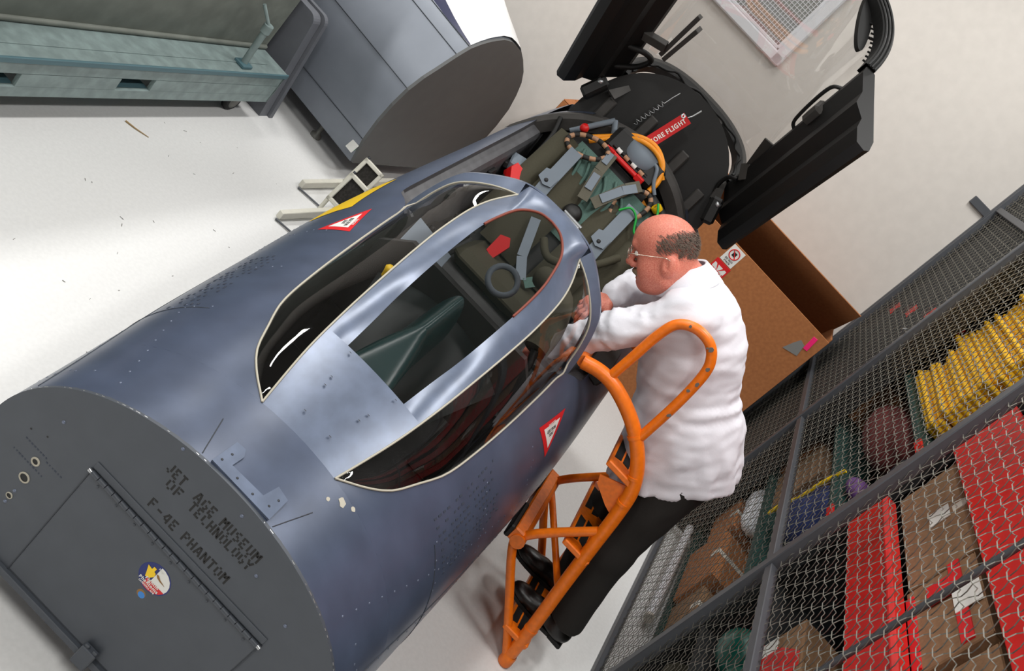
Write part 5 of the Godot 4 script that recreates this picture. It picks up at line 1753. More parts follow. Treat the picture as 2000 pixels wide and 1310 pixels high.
const CX := 1.19
func cage() -> void:
	var t := thing("wire_cage", "grey steel cage of woven wire mesh around the storage shelves", "cage", Vector3(CX, 0, -4.5), "", ROOM)
	for p in [[-6.70, 0.035, 0.03], [-5.27, 0.05, 0.045], [-3.41, 0.055, 0.05], [-1.6, 0.055, 0.05]]:
		part("post", span_box(Vector3(CX - 0.025, 0, p[0] - p[1] * 0.5), Vector3(CX + 0.025, 2.95, p[0] + p[1] * 0.5), 0.004), M.cage_steel, t, ROOM)
	part("thin_post", tube_mesh([Vector3(CX + 0.03, 0, -2.49), Vector3(CX + 0.03, 2.95, -2.49)], 0.011, 8), M.cage_steel, t, ROOM)
	var bays := [[-6.68, -5.295], [-5.245, -3.44], [-3.38, -1.63]]
	for b in bays:
		for y in [0.02, 1.02, 2.49]:
			part("rail", span_box(Vector3(CX - 0.018, y - 0.018, b[0]), Vector3(CX + 0.018, y + 0.018, b[1]), 0.003), M.cage_steel, t, ROOM)
		var w := part("wire_mesh", wires(b[0], b[1], 0.03, 2.93, CX + 0.004), M.cage_wire, t, ROOM, "woven crimped steel wire mesh")
		w.set_meta("kind", "stuff")
	part("wall_strip", span_box(Vector3(CX - 0.03, 0, -6.75), Vector3(CX + 0.015, 2.95, -6.715), 0.003), M.cage_steel, t, ROOM)
	part("wall_bracket", span_box(Vector3(CX - 0.16, 2.40, -6.75), Vector3(CX - 0.02, 2.455, -6.725), 0.004), M.cage_steel, t, ROOM)
	part("post_bracket", span_box(Vector3(CX - 0.07, 0.48, -6.72), Vector3(CX - 0.02, 0.55, -6.64), 0.006), M.cage_steel, t, ROOM)
	part("bracket_bolt", lathe_mesh([Vector2(0, 0.012), Vector2(0.011, 0.01), Vector2(0.013, 0)], at(Vector3(CX - 0.05, 0.52, -6.638), Vector3(PI / 2, 0, 0)), 10), M.bare_metal, t, ROOM)
	part("mesh_hook", tube_mesh(curve([Vector3(CX - 0.03, 1.72, -5.30), Vector3(CX - 0.05, 1.73, -5.28), Vector3(CX - 0.04, 1.75, -5.26)], 4), 0.004, 6), M.bare_metal, t, ROOM)

func stacked(called: String, label: String, category: String, a: Vector3, b: Vector3, m: Material, bevel := 0.006, group := "") -> Node3D:
	var t := thing(called, label, category, Vector3((a.x + b.x) * 0.5, minf(a.y, b.y), (a.z + b.z) * 0.5), group, ROOM)
	part("body", span_box(a, b, bevel), m, t, ROOM)
	return t

func carton(label: String, a: Vector3, b: Vector3, m: Material, tape := true) -> Node3D:
	# a closed carton whose flaps meet under a strip of tape; the front faces -x
	var t := thing("cardboard_box", label, "box", Vector3((a.x + b.x) * 0.5, a.y, (a.z + b.z) * 0.5), "", ROOM)
	part("body", span_box(a, b, 0.004), m, t, ROOM)
	var zc := (a.z + b.z) * 0.5
	part("flap", span_box(Vector3(a.x, b.y, a.z), Vector3(b.x, b.y + 0.003, zc - 0.002), 0.001), m, t, ROOM)
	part("flap", span_box(Vector3(a.x, b.y, zc + 0.002), Vector3(b.x, b.y + 0.003, b.z), 0.001), m, t, ROOM)
	if tape: part("tape", span_box(Vector3(a.x - 0.001, b.y - 0.05, zc - 0.024), Vector3(b.x, b.y + 0.0045, zc + 0.024), 0.0005), M.tape, t, ROOM)
	return t

func cage_contents() -> void:
	# two racks: uprights and boards; the near one has deep red shelf fronts
	var near := thing("red_shelf_rack", "storage rack with deep red shelf fronts, nearest in the cage", "shelf", Vector3(1.6, 0, -2.8), "", ROOM)
	for z in [-3.86, -1.75]:
		for x in [1.37, 1.95]:
			part("upright", span_box(Vector3(x - 0.02, 0, z - 0.02), Vector3(x + 0.02, 2.7, z + 0.02), 0.003), M.shelf_dark, near, ROOM)
	for y in [0.42, 0.80, 1.24, 1.72, 2.22]:
		part("shelf_board", span_box(Vector3(1.36, y, -3.86), Vector3(1.97, y + 0.02, -1.73), 0.002), M.shelf_dark, near, ROOM)
	part("shelf_front", span_box(Vector3(1.335, 1.235, -3.80), Vector3(1.36, 1.42, -1.73), 0.004), M.shelf_red, near, ROOM)
	part("shelf_ledge", span_box(Vector3(1.30, 1.415, -3.72), Vector3(1.37, 1.445, -1.73), 0.012), M.shelf_red, near, ROOM)
	part("shelf_front", span_box(Vector3(1.335, 1.725, -3.80), Vector3(1.36, 2.0, -1.73), 0.004), M.shelf_red, near, ROOM)
	part("shelf_front", span_box(Vector3(1.335, 2.20, -3.80), Vector3(1.36, 2.45, -1.73), 0.004), M.shelf_red, near, ROOM)
	part("rack_back", span_box(Vector3(1.98, 0, -3.88), Vector3(2.0, 2.7, -1.73), 0.0), M.shelf_dark, near, ROOM)
	part("rack_end", span_box(Vector3(1.38, 0, -3.89), Vector3(1.98, 2.7, -3.875), 0.0), M.shelf_dark, near, ROOM)
	var far := thing("dark_shelf_rack", "dark storage rack with teal shelf edges at the far end of the cage", "shelf", Vector3(1.7, 0, -5.2), "", ROOM)
	for z in [-6.45, -4.0]:
		for x in [1.37, 1.95]:
			part("upright", span_box(Vector3(x - 0.02, 0, z - 0.02), Vector3(x + 0.02, 2.7, z + 0.02), 0.003), M.shelf_teal, far, ROOM)
	for y in [0.05, 0.62, 1.10, 1.56, 2.42, 2.95]:
		part("shelf_board", span_box(Vector3(1.36, y, -6.46), Vector3(1.97, y + 0.03, -3.98), 0.002), M.shelf_teal, far, ROOM)
	part("rack_back", span_box(Vector3(1.98, 0, -6.47), Vector3(2.0, 3.1, -3.97), 0.0), M.shelf_dark, far, ROOM)
	part("rack_end", span_box(Vector3(1.38, 0, -6.49), Vector3(1.98, 3.1, -6.475), 0.0), M.shelf_dark, far, ROOM)
	for k in 3:
		part("shelf_label", span_box(Vector3(1.345, 1.565 - 0.46 * (k % 2), -4.12 - 0.04 * k), Vector3(1.358, 1.60 - 0.46 * (k % 2), -4.02 - 0.04 * k), 0.001), M.shelf_red, far, ROOM)
	# red boxes with lids glimpsed between
	var rb := stacked("red_tray", "thin red tray on the teal shelf below the yellow stack", "tray", Vector3(1.38, 1.595, -4.13), Vector3(1.395, 1.625, -4.04), M.shelf_red, 0.004)
	part("tray_lip", span_box(Vector3(1.375, 1.62, -4.13), Vector3(1.382, 1.93, -4.05), 0.002), M.shelf_red, rb, ROOM)
	rb = stacked("red_tray", "thin red tray beside the cage post, one shelf lower", "tray", Vector3(1.38, 1.135, -4.12), Vector3(1.395, 1.16, -4.04), M.shelf_red, 0.004)
	part("tray_lip", span_box(Vector3(1.375, 1.15, -4.12), Vector3(1.382, 1.44, -4.045), 0.002), M.shelf_red, rb, ROOM)
	# yellow folded tarpaulins
	var ys := [1.60, 1.70, 1.79, 1.88, 1.97, 2.06, 2.15, 2.24, 2.33]
	for k in ys.size() - 1:
		var o := thing("yellow_tarpaulin", ["bottom yellow folded tarpaulin of the stack in the cage", "yellow folded tarpaulin second from bottom of the stack", "yellow folded tarpaulin third from bottom of the stack", "yellow folded tarpaulin fourth from bottom of the stack", "yellow folded tarpaulin fourth from top of the stack", "yellow folded tarpaulin third from top of the stack", "yellow folded tarpaulin second from top of the stack", "top yellow folded tarpaulin of the stack in the cage"][k], "tarpaulin", Vector3(1.6, ys[k], -4.9), "yellow tarpaulins stacked in the cage", ROOM)
		var st := mk()
		var z0 := -5.25 + rng.randf_range(-0.05, 0.05) - (0.12 if k > 2 else 0.0)
		for f in 3:
			var yy: float = ys[k] + 0.03 * f
			cbox(st, Vector3(0.46, 0.0295, 4.38 * 0.0 + (-4.42 - z0) + rng.randf_range(-0.05, 0.03)), 0.012, at(Vector3(1.61 + rng.randf_range(-0.02, 0.02), yy + 0.015, (z0 - 4.42) * 0.5 + rng.randf_range(-0.02, 0.02)), Vector3(0, rng.randf_range(-0.03, 0.03), 0)))
		part("folds", done(st), M.yellow_stack, o, ROOM)
	# maroon bag, navy bundles, blue bag, rope
	var st2 := mk()
	nets(st2, [ell(Vector3(1.50, 1.34, -5.05), Vector3(0.13, 0.14, 0.42), Basis.IDENTITY, 0.03), ell(Vector3(1.50, 1.44, -4.80), Vector3(0.11, 0.09, 0.25), Basis.IDENTITY, 0.04)], 0.025)
	part("body", done(st2), M.maroon_cloth, thing("maroon_bag", "maroon cloth bag beside the yellow tarpaulins in the cage", "bag", Vector3(1.5, 1.3, -5.0), "", ROOM), ROOM)
	for k in 2:
		var o := thing("navy_bundle", ["rolled dark navy cloth in front of the yellow tarpaulins", "dark navy cloth roll on the middle cage shelf"][k], "cloth", Vector3(1.5, 1.6, -4.2), "", ROOM)
		st2 = mk()
		nets(st2, [cap(Vector3(1.51, 1.69 - 0.47 * k, -4.20), Vector3(1.50, 2.25 - 0.81 * k, -4.19 - 0.08 * k), 0.09, 0.10, 0.03), cap(Vector3(1.50, 1.67 - 0.47 * k, -4.26), Vector3(1.53, 1.9 - 0.52 * k, -4.27), 0.07, 0.06, 0.04)], 0.02)
		part("roll", done(st2), M.navy_cloth, o, ROOM)
	st2 = mk()
	nets(st2, [ell(Vector3(1.50, 0.88, -4.62), Vector3(0.14, 0.17, 0.26), Basis.IDENTITY, 0.05), ell(Vector3(1.48, 1.02, -4.55), Vector3(0.10, 0.08, 0.18), Basis.IDENTITY, 0.05)], 0.022)
	var bag := thing("blue_bag", "dark blue padded bag with a yellow strap in the cage", "bag", Vector3(1.5, 0.7, -4.6), "", ROOM)
	part("body", done(st2), M.blue_cloth, bag, ROOM)
	part("strap", tube_mesh(curve([Vector3(1.36, 0.70, -4.72), Vector3(1.355, 0.80, -4.69), Vector3(1.365, 0.90, -4.64), Vector3(1.36, 1.04, -4.60), Vector3(1.37, 1.18, -4.56)], 5), 0.010, 8), M.gold_print, bag, ROOM, "yellow woven strap")
	st2 = mk()
	nets(st2, [ell(Vector3(1.46, 1.185, -4.45), Vector3(0.08, 0.05, 0.10), Basis.IDENTITY, 0.03)], 0.02)
	part("body", done(st2), M.purple_cloth, thing("purple_pouch", "small purple pouch on the shelf above the blue bag", "pouch", Vector3(1.46, 1.13, -4.45), "", ROOM), ROOM)
	st2 = mk()
	nets(st2, [ell(Vector3(1.5, 0.76, -4.20), Vector3(0.12, 0.105, 0.14), Basis.IDENTITY, 0.05), ell(Vector3(1.5, 0.84, -4.17), Vector3(0.09, 0.09, 0.10), Basis.IDENTITY, 0.05)], 0.022)
	part("body", done(st2), M.navy_cloth, thing("navy_bag", "slumped navy bag beside the blue bag in the cage", "bag", Vector3(1.5, 0.64, -4.8), "", ROOM), ROOM)
	# cartons on the far rack
	carton("flat brown carton above the white tube, low in the cage", Vector3(1.36, 0.10, -5.0), Vector3(1.66, 0.36, -4.45), M.carton)
	carton("small brown carton standing below the white bag in the cage", Vector3(1.37, 0.20, -5.42), Vector3(1.62, 0.40, -5.02), M.carton)
	carton("tall pale carton beside the white bag in the cage", Vector3(1.40, 0.655, -5.40), Vector3(1.70, 0.98, -4.95), M.carton_pale, false)
	carton("low wide pale carton on the bottom cage shelf", Vector3(1.38, 0.085, -4.42), Vector3(1.75, 0.30, -4.06), M.carton_pale)
	carton("brown carton on the upper far shelf behind the mesh", Vector3(1.40, 1.135, -6.1), Vector3(1.75, 1.42, -5.66), M.carton)
	carton("brown carton at the wall end of the cage, low", Vector3(1.40, 0.655, -6.2), Vector3(1.75, 0.95, -5.5), M.carton)
	st2 = mk()
	nets(st2, [ell(Vector3(1.46, 0.50, -5.25), Vector3(0.10, 0.09, 0.22), Basis.IDENTITY, 0.04), ell(Vector3(1.45, 0.47, -5.08), Vector3(0.08, 0.06, 0.12), Basis.IDENTITY, 0.04)], 0.016)
	part("bag", done(st2), M.white_plastic, thing("white_plastic_bag", "crumpled white plastic bag on the cartons in the cage", "bag", Vector3(1.45, 0.37, -5.2), "", ROOM), ROOM)
	var tb := thing("white_tube", "long white cardboard tube lying on the cage floor", "tube", Vector3(1.33, 0.03, -4.7), "", ROOM)
	part("tube_body", tube_mesh([Vector3(1.295, 0.10, -5.25), Vector3(1.295, 0.065, -4.22)], 0.024, 14), M.white_plastic, tb, ROOM)
	part("end_cap", tube_mesh([Vector3(1.295, 0.065, -4.22), Vector3(1.295, 0.064, -4.20)], 0.027, 14), M.tape, tb, ROOM)
	# dark storage cases on the far shelves
	for q in [["black storage case beside the yellow tarpaulins, at the wall end", 1.59, 2.05, -6.40, -5.75, M.shelf_dark], ["navy storage case next to the yellow tarpaulins", 1.59, 1.98, -5.70, -5.45, M.navy_cloth], ["black storage case on top of the far rack", 2.45, 2.80, -6.40, -5.50, M.shelf_dark], ["grey storage case on top of the far rack, nearer end", 2.45, 2.78, -5.40, -4.10, M.slab_grey], ["dark case beneath the brown carton at the wall end", 0.08, 0.55, -6.40, -5.60, M.shelf_dark]]:
		var sc := stacked("storage_case", q[0], "case", Vector3(1.42, q[1], q[3]), Vector3(1.92, q[2], q[4]), q[5], 0.02)
		part("lid", span_box(Vector3(1.41, q[2] - 0.09, q[3] - 0.005), Vector3(1.93, q[2] - 0.075, q[4] + 0.005), 0.004), M.black_rubber, sc, ROOM)
		for k in 2:
			part("latch", span_box(Vector3(1.405, q[2] - 0.12, lerpf(q[3], q[4], 0.25 + 0.5 * k) - 0.02), Vector3(1.42, q[2] - 0.05, lerpf(q[3], q[4], 0.25 + 0.5 * k) + 0.02), 0.003), M.shelf_red if q[1] > 1.5 and q[1] < 2.0 else M.cage_steel, sc, ROOM)
	var lk := stacked("steel_locker", "tall dark steel locker against the wall just behind the mesh", "locker", Vector3(1.23, 0.0, -6.70), Vector3(1.345, 2.9, -5.36), M.shelf_dark, 0.006)
	for k in 3:
		part("door", span_box(Vector3(1.222, 0.06, -6.68 + 0.44 * k), Vector3(1.231, 2.84, -6.26 + 0.44 * k), 0.003), M.shelf_dark, lk, ROOM)
		part("door_label", span_box(Vector3(1.219, 1.62 + 0.1 * k, -6.50 + 0.44 * k), Vector3(1.223, 1.70 + 0.1 * k, -6.38 + 0.44 * k), 0.001), M.shelf_red, lk, ROOM)
	# canvas rolls along the foot of the racks
	for k in 5:
		st2 = mk()
		var z := -4.88 + 0.42 * k
		nets(st2, [cap(Vector3(1.44 + 0.03 * (k % 2), 0.20, z - 0.13), Vector3(1.44, 0.19, z + 0.13), 0.085, 0.075, 0.02), cap(Vector3(1.50, 0.17, z - 0.08), Vector3(1.52, 0.17, z + 0.10), 0.07, 0.07, 0.04)], 0.02)
		if k in [0, 1, 2]: continue
		part("roll", done(st2), M.olive, thing("canvas_roll", ["", "", "", "olive canvas roll on the bottom near shelf end", "olive canvas roll lying below the teal bundles"][k], "canvas", Vector3(1.47, 0.1, z), "", ROOM), ROOM)
	# near rack: cartons between the red fronts
	var c1 := carton("brown carton with white label between the red shelf fronts", Vector3(1.38, 1.445, -3.78), Vector3(1.78, 1.70, -3.02), M.carton_pale)
	part("label", span_box(Vector3(1.375, 1.56, -3.46), Vector3(1.379, 1.64, -3.36), 0.0005), M.white_print, c1, ROOM)
	var c2 := carton("brown carton with red tape and white label on the red shelf", Vector3(1.37, 1.445, -2.98), Vector3(1.78, 1.69, -2.50), M.carton_pale, false)
	part("red_tape", span_box(Vector3(1.364, 1.445, -2.93), Vector3(1.371, 1.475, -2.52), 0.0005), M.label_red, c2, ROOM)
	part("red_tape", span_box(Vector3(1.364, 1.60, -2.99), Vector3(1.371, 1.64, -2.52), 0.0005), M.label_red, c2, ROOM)
	part("label", span_box(Vector3(1.362, 1.60, -2.80), Vector3(1.3645, 1.69, -2.68), 0.0005), M.white_print, c2, ROOM)
	part("red_block", span_box(Vector3(1.362, 1.52, -2.92), Vector3(1.3645, 1.60, -2.80), 0.0005), M.label_red, c2, ROOM)
	carton("brown carton at the near end of the red shelf", Vector3(1.38, 1.445, -2.46), Vector3(1.78, 1.69, -1.85), M.carton_pale)
	carton("brown carton on the upper red shelf, in view at the right edge", Vector3(1.38, 1.745, -3.75), Vector3(1.78, 2.19, -3.1), M.carton_pale)
	var fx := carton("white and red printed shipping carton below the red shelf", Vector3(1.38, 0.82, -3.30), Vector3(1.75, 1.02, -2.75), M.carton_pale, false)
	part("red_panel", prism_mesh(v2([-0.26, -0.10, 0.2, -0.10, 0.05, 0.09, -0.04, 0.09]), 0.002, Transform3D(Basis(Vector3(0, 0, 1), Vector3.UP, Vector3(-1, 0, 0)), Vector3(1.377, 0.92, -3.05))), M.shelf_red, fx, ROOM)
	part("white_panel", span_box(Vector3(1.3755, 0.825, -3.29), Vector3(1.378, 0.90, -3.20), 0.0005), M.white_print, fx, ROOM)
	for k in 4:
		st2 = mk()
		var cc := Vector3(1.50, 0.55 + 0.05 * (k % 2), -3.66 + 0.36 * k)
		nets(st2, [ell(cc, Vector3(0.11, 0.10, 0.165), Basis.IDENTITY, 0.03), ell(cc + Vector3(-0.03, 0.07, 0.05), Vector3(0.08, 0.07, 0.1), Basis.IDENTITY, 0.04)], 0.02)
		part("film", done(st2), M.teal_film, thing("teal_bundle", ["teal film-wrapped bundle at the rack end by the cage post", "teal film-wrapped bundle beside the shipping carton", "teal film-wrapped bundle under the shipping carton", "teal film-wrapped bundle nearest the camera on the low shelf"][k], "bundle", Vector3(1.46, 0.44, cc.z), "", ROOM), ROOM)

# ---------------------------------------------------------------- cartons by the wall (room axes)
func cartons() -> void:
	var t := thing("large_carton", "very large open brown carton against the wall behind the man", "box", Vector3(0.5, 0, -6.4), "", ROOM)
	part("front_panel", span_box(Vector3(-0.25, 0.0, -6.24), Vector3(1.105, 1.245, -6.225), 0.002), M.carton, t, ROOM)
	part("side_panel", span_box(Vector3(1.09, 0.0, -6.70), Vector3(1.105, 1.27, -6.24), 0.002), M.carton, t, ROOM)
	part("side_panel", span_box(Vector3(-0.25, 0.0, -6.70), Vector3(-0.235, 1.27, -6.24), 0.002), M.carton, t, ROOM)
	part("back_panel", span_box(Vector3(-0.25, 0.0, -6.715), Vector3(1.105, 1.16, -6.70), 0.002), M.carton, t, ROOM)
	part("raised_flap", prism_mesh(v2([-0.25, 0.0, 1.10, 0.0, 1.10, 0.57, -0.25, 0.57]), 0.006, Transform3D(Basis(Vector3.RIGHT, Vector3(0, 0.60, 0.80), Vector3(0, -0.80, 0.60)), Vector3(0, 1.155, -6.70))), M.carton, t, ROOM, "large flap leaning out over the box")
	part("inside_floor", span_box(Vector3(-0.235, 0.02, -6.70), Vector3(1.09, 0.03, -6.24), 0.0), M.carton, t, ROOM)
	# labels on the front panel, tags and torn tape
	var zf := -6.223
	var lb := part("handling_label", span_box(Vector3(0.245, 1.105, zf - 0.002), Vector3(0.345, 1.235, zf), 0.0005), M.white_print, t, ROOM, "white do not stack label")
	var ring := []
	for k in 24: ring.append(Vector3(0.295 + 0.034 * cos(TAU * k / 24), 1.185 + 0.034 * sin(TAU * k / 24), zf + 0.001))
	var st := mk()
	tube(st, ring, 0.0035, 6, false, true)
	tube(st, [Vector3(0.271, 1.209, zf + 0.001), Vector3(0.319, 1.161, zf + 0.001)], 0.003, 6)
	part("red_ring", done(st), M.label_red, lb, ROOM)
	part("box_symbol", span_box(Vector3(0.281, 1.17, zf), Vector3(0.309, 1.20, zf + 0.001), 0.0003), M.label_black, lb, ROOM)
	text("label_lettering", "DO NOT", 0.012, M.label_black, lb, ROOM * at(Vector3(0.295, 1.136, zf + 0.0012)), true)
	text("label_lettering", "STACK", 0.012, M.label_black, lb, ROOM * at(Vector3(0.295, 1.118, zf + 0.0012)), true)
	var fr := part("fragile_label", span_box(Vector3(0.235, 0.955, zf - 0.002), Vector3(0.355, 1.10, zf), 0.0005), M.label_red, t, ROOM, "red and white fragile label")
	part("label_face", prism_mesh(v2([-0.054, -0.067, -0.012, -0.016, 0.012, -0.016, 0.054, -0.067, 0.046, -0.062, 0.05, 0.06, 0.012, 0.016, -0.012, 0.016, -0.05, 0.06, -0.046, -0.05]), 0.001, at(Vector3(0.295, 1.027, zf + 0.0005))), M.white_print, fr, ROOM)
	part("label_face", span_box(Vector3(0.245, 0.985, zf), Vector3(0.345, 1.07, zf + 0.001), 0.0003), M.white_print, fr, ROOM)
	for c in [[-1, -1], [1, -1], [1, 1], [-1, 1]]:
		part("corner_arrow", prism_mesh(v2([0.0, 0.0, 0.05 * c[0], 0.066 * c[1], 0.05 * c[0] - 0.02 * c[0], 0.066 * c[1]]), 0.001, at(Vector3(0.295, 1.027, zf + 0.0014))), M.label_red, fr, ROOM)
	text("label_lettering", "FRAGILE", 0.019, M.label_red, fr, ROOM * at(Vector3(0.295, 1.027, zf + 0.0022)), true)
	part("pink_tag", box_mesh(Vector3(0.032, 0.10, 0.004), 0.001, at(Vector3(1.035, 1.155, zf), Vector3(0, 0, 0.12))), M.pink_tag, t, ROOM, "bright pink paper tag")
	part("torn_tape", prism_mesh(v2([-0.05, -0.05, 0.05, -0.02, 0.03, 0.06, -0.01, 0.07, -0.03, 0.02]), 0.002, at(Vector3(0.99, 1.06, zf))), M.tape_silver, t, ROOM, "torn piece of silver tape")
	var o := thing("low_carton", "orange-brown carton against the wall, mostly hidden behind the fuselage", "box", Vector3(-0.9, 0, -6.3), "", ROOM)
	part("body", span_box(Vector3(-1.20, 0, -6.7), Vector3(-0.40, 1.06, -6.2), 0.006), M.carton, o, ROOM)
	part("flap", span_box(Vector3(-1.20, 1.06, -6.7), Vector3(-0.40, 1.066, -6.46), 0.002), M.carton, o, ROOM)
	part("flap", span_box(Vector3(-1.20, 1.06, -6.44), Vector3(-0.40, 1.066, -6.2), 0.002), M.carton, o, ROOM)
	# framed vent on the wall behind the canopy glass
	var v := thing("wall_vent", "white framed vent grille high on the wall behind the canopy glass", "vent", Vector3(-0.75, 2.13, -6.73), "", ROOM)
	var z := -6.73
	var w := [Vector3(-1.15, 2.16, z), Vector3(-0.47, 2.16, z), Vector3(-0.47, 2.84, z), Vector3(-1.15, 2.84, z)]
	for k in 4:
		st = mk()
		var d: Vector3 = (w[(k + 1) % 4] - w[k]).normalized()
		beam(st, w[k] - d * 0.04, w[(k + 1) % 4] + d * 0.04, 0.075, 0.05, 0.01, Vector3.BACK)
		part("frame", done(st), M.white_plastic, v, ROOM)
	part("screen", span_box(Vector3(-1.13, 2.18, z - 0.005), Vector3(-0.49, 2.82, z + 0.002), 0.0), M.vent_screen, v, ROOM)
	st = mk()
	for k in 27:
		cbox(st, Vector3(0.64, 0.004, 0.004), 0.0, at(Vector3(-0.81, 2.19 + 0.024 * k, z + 0.006)))
		cbox(st, Vector3(0.004, 0.64, 0.004), 0.0, at(Vector3(-1.12 + 0.024 * k, 2.50, z + 0.009)))
	var gr := part("grille", done(st), M.white_plastic, v, ROOM)
	gr.set_meta("kind", "stuff")
	for k in 4:
		st = mk()
		var d: Vector3 = (w[(k + 1) % 4] - w[k]).normalized()
		var c := Vector3(-0.81, 2.50, z + 0.02)
		beam(st, c + (w[k] - c) * 0.86, c + (w[(k + 1) % 4] - c) * 0.86, 0.022, 0.03, 0.004, Vector3.BACK)
		part("inner_frame", done(st), M.white_plastic, v, ROOM)

# ---------------------------------------------------------------- trainer on a cart, left (room axes)
func trainer_cart() -> void:
	var t := thing("trainer_cart", "teal-grey wheeled steel cart along the left edge", "cart", Vector3(-2.5, 0, -3.6), "", ROOM)
	var X := -2.08
	var ya := 0.135
	var yb := 0.325
	# front face with fork pockets: strips round the openings
	var holes := [[-3.72, -3.50], [-2.96, -2.73], [-2.2, -1.97]]
	part("fascia_strip", span_box(Vector3(X - 0.02, ya, -4.72), Vector3(X, ya + 0.055, -1.4), 0.003), M.cart_teal, t, ROOM)
	part("fascia_strip", span_box(Vector3(X - 0.02, yb - 0.072, -4.72), Vector3(X, yb, -1.4), 0.003), M.cart_teal, t, ROOM)
	var zs := [-4.72, -3.72, -3.50, -2.96, -2.73, -2.2, -1.97, -1.4]
	for k in range(0, 8, 2):
		part("fascia_panel", span_box(Vector3(X - 0.02, ya + 0.055, zs[k]), Vector3(X, yb - 0.072, zs[k + 1]), 0.0), M.cart_teal, t, ROOM)
	for h in holes:
		part("fork_pocket", span_box(Vector3(X - 0.5, ya + 0.05, h[0] - 0.004), Vector3(X - 0.12, yb - 0.07, h[1] + 0.004), 0.0), M.cart_teal, t, ROOM)
		part("pocket_floor", span_box(Vector3(X - 0.3, ya + 0.045, h[0] - 0.004), Vector3(X - 0.015, ya + 0.055, h[1] + 0.004), 0.0), M.cart_edge, t, ROOM)
	part("deck", span_box(Vector3(X - 0.95, yb, -4.72), Vector3(X, yb + 0.012, -1.4), 0.002), M.cart_teal, t, ROOM)
	part("deck_edge", span_box(Vector3(X - 0.004, yb - 0.014, -4.725), Vector3(X + 0.008, yb + 0.014, -1.4), 0.003), M.cart_edge, t, ROOM)
	part("deck_angle", span_box(Vector3(X - 0.11, yb + 0.012, -4.6), Vector3(X - 0.07, yb + 0.017, -1.4), 0.001), M.cart_teal, t, ROOM)
	part("end_panel", span_box(Vector3(X - 0.95, ya, -4.72), Vector3(X, yb, -4.70), 0.002), M.cart_teal, t, ROOM)
	part("underside", span_box(Vector3(X - 0.95, ya + 0.02, -4.70), Vector3(X - 0.5, yb, -1.4), 0.0), M.cart_teal, t, ROOM)
	for p in [Vector3(X - 0.09, 0, -4.56), Vector3(X - 0.8, 0, -4.56), Vector3(X - 0.09, 0, -1.8)]:
		var c := part("caster", lathe_mesh([Vector2(0, -0.022), Vector2(0.05, -0.022), Vector2(0.062, -0.014), Vector2(0.062, 0.014), Vector2(0.05, 0.022), Vector2(0, 0.022)], at(p + Vector3(0, 0.062, 0), Vector3(0, 0, PI / 2)), 20), M.black_rubber, t, ROOM)
		part("hub", lathe_mesh([Vector2(0, 0.03), Vector2(0.02, 0.028), Vector2(0.04, 0.022), Vector2(0.042, 0.0)], at(p + Vector3(0, 0.062, 0), Vector3(0, 0, -PI / 2)), 14), M.caster_grey, c, ROOM)
		part("fork", span_box(p + Vector3(-0.04, 0.085, -0.03), p + Vector3(0.04, 0.137, 0.03), 0.006), M.caster_grey, c, ROOM)
	# jack post at the corner
	var jp := Vector3(X - 0.055, yb + 0.012, -4.36)
	part("jack_post", tube_mesh([jp, jp + Vector3(0.0, 0.24, 0.02)], 0.018, 12), M.cart_teal, t, ROOM)
	part("jack_foot", span_box(jp + Vector3(-0.035, 0, -0.04), jp + Vector3(0.035, 0.02, 0.04), 0.004), M.cart_edge, t, ROOM)
	part("jack_collar", tube_mesh([jp + Vector3(0.0, 0.22, 0.018), jp + Vector3(0.0, 0.265, 0.022)], 0.026, 12), M.cart_teal, t, ROOM)
	part("jack_handle", tube_mesh([jp + Vector3(0.0, 0.26, 0.02), jp + Vector3(-0.06, 0.34, 0.07)], 0.009, 8), M.cart_teal, t, ROOM)
	# hull resting on the cart
	var b := thing("trainer_hull", "weathered green-grey trainer hull with a red-edged warning triangle, on the teal cart", "trainer", Vector3(-2.6, 0.35, -3.2), "", ROOM)
	var st := mk()
	var rows := []
	for i in 25:
		var z := lerpf(-4.72, -1.3, i / 24.0)
		var bulge := 0.10 * pow(sin(clampf((i + 1) / 18.0, 0, 1) * PI * 0.5), 0.6)
		var row := []
		for k in 15:
			var u := k / 14.0
			row.append(Vector3(X - 0.21 + bulge * pow(sin(u * 1.9), 0.9) - 0.02 * u, yb + 0.012 + 1.15 * u, z))
		rows.append(row)
	sheet(st, rows, true)
	part("hull_side", done(st), M.tank_green, b, ROOM)
	part("hull_end", span_box(Vector3(X - 0.9, yb + 0.012, -4.73), Vector3(X - 0.205, yb + 1.15, -4.715), 0.003), M.tank_green, b, ROOM)
	part("hull_top", span_box(Vector3(X - 0.9, yb + 1.15, -4.73), Vector3(X - 0.16, yb + 1.17, -1.3), 0.003), M.tank_green, b, ROOM)
	var sk := []
	for i in 25: sk.append((rows[i][0] as Vector3) + Vector3(0.008, 0.014, 0))
	part("hull_skirt", tube_mesh(sk, 0.014, 6), M.tank_green, b, ROOM)
	var sk2 := []
	for i in 25: sk2.append((rows[i][5] as Vector3) + Vector3(0.001, 0, 0))
	part("hull_seam", tube_mesh(sk2, 0.003, 5), M.cart_edge, b, ROOM)
	var wt := part("warning_triangle", prism_mesh(v2([0.0, -0.16, 0.18, 0.12, -0.14, 0.12]), 0.002, Transform3D(Basis(Vector3(0, 0, -1), Vector3.UP, Vector3(1, 0, 0)), Vector3(X - 0.094, 0.70, -2.88))), M.label_red, b, ROOM, "red-edged white warning triangle")
	part("white_centre", prism_mesh(v2([0.0, -0.14, 0.158, 0.11, -0.122, 0.11]), 0.002, Transform3D(Basis(Vector3(0, 0, -1), Vector3.UP, Vector3(1, 0, 0)), Vector3(X - 0.0925, 0.70, -2.88))), M.white_print, wt, ROOM)
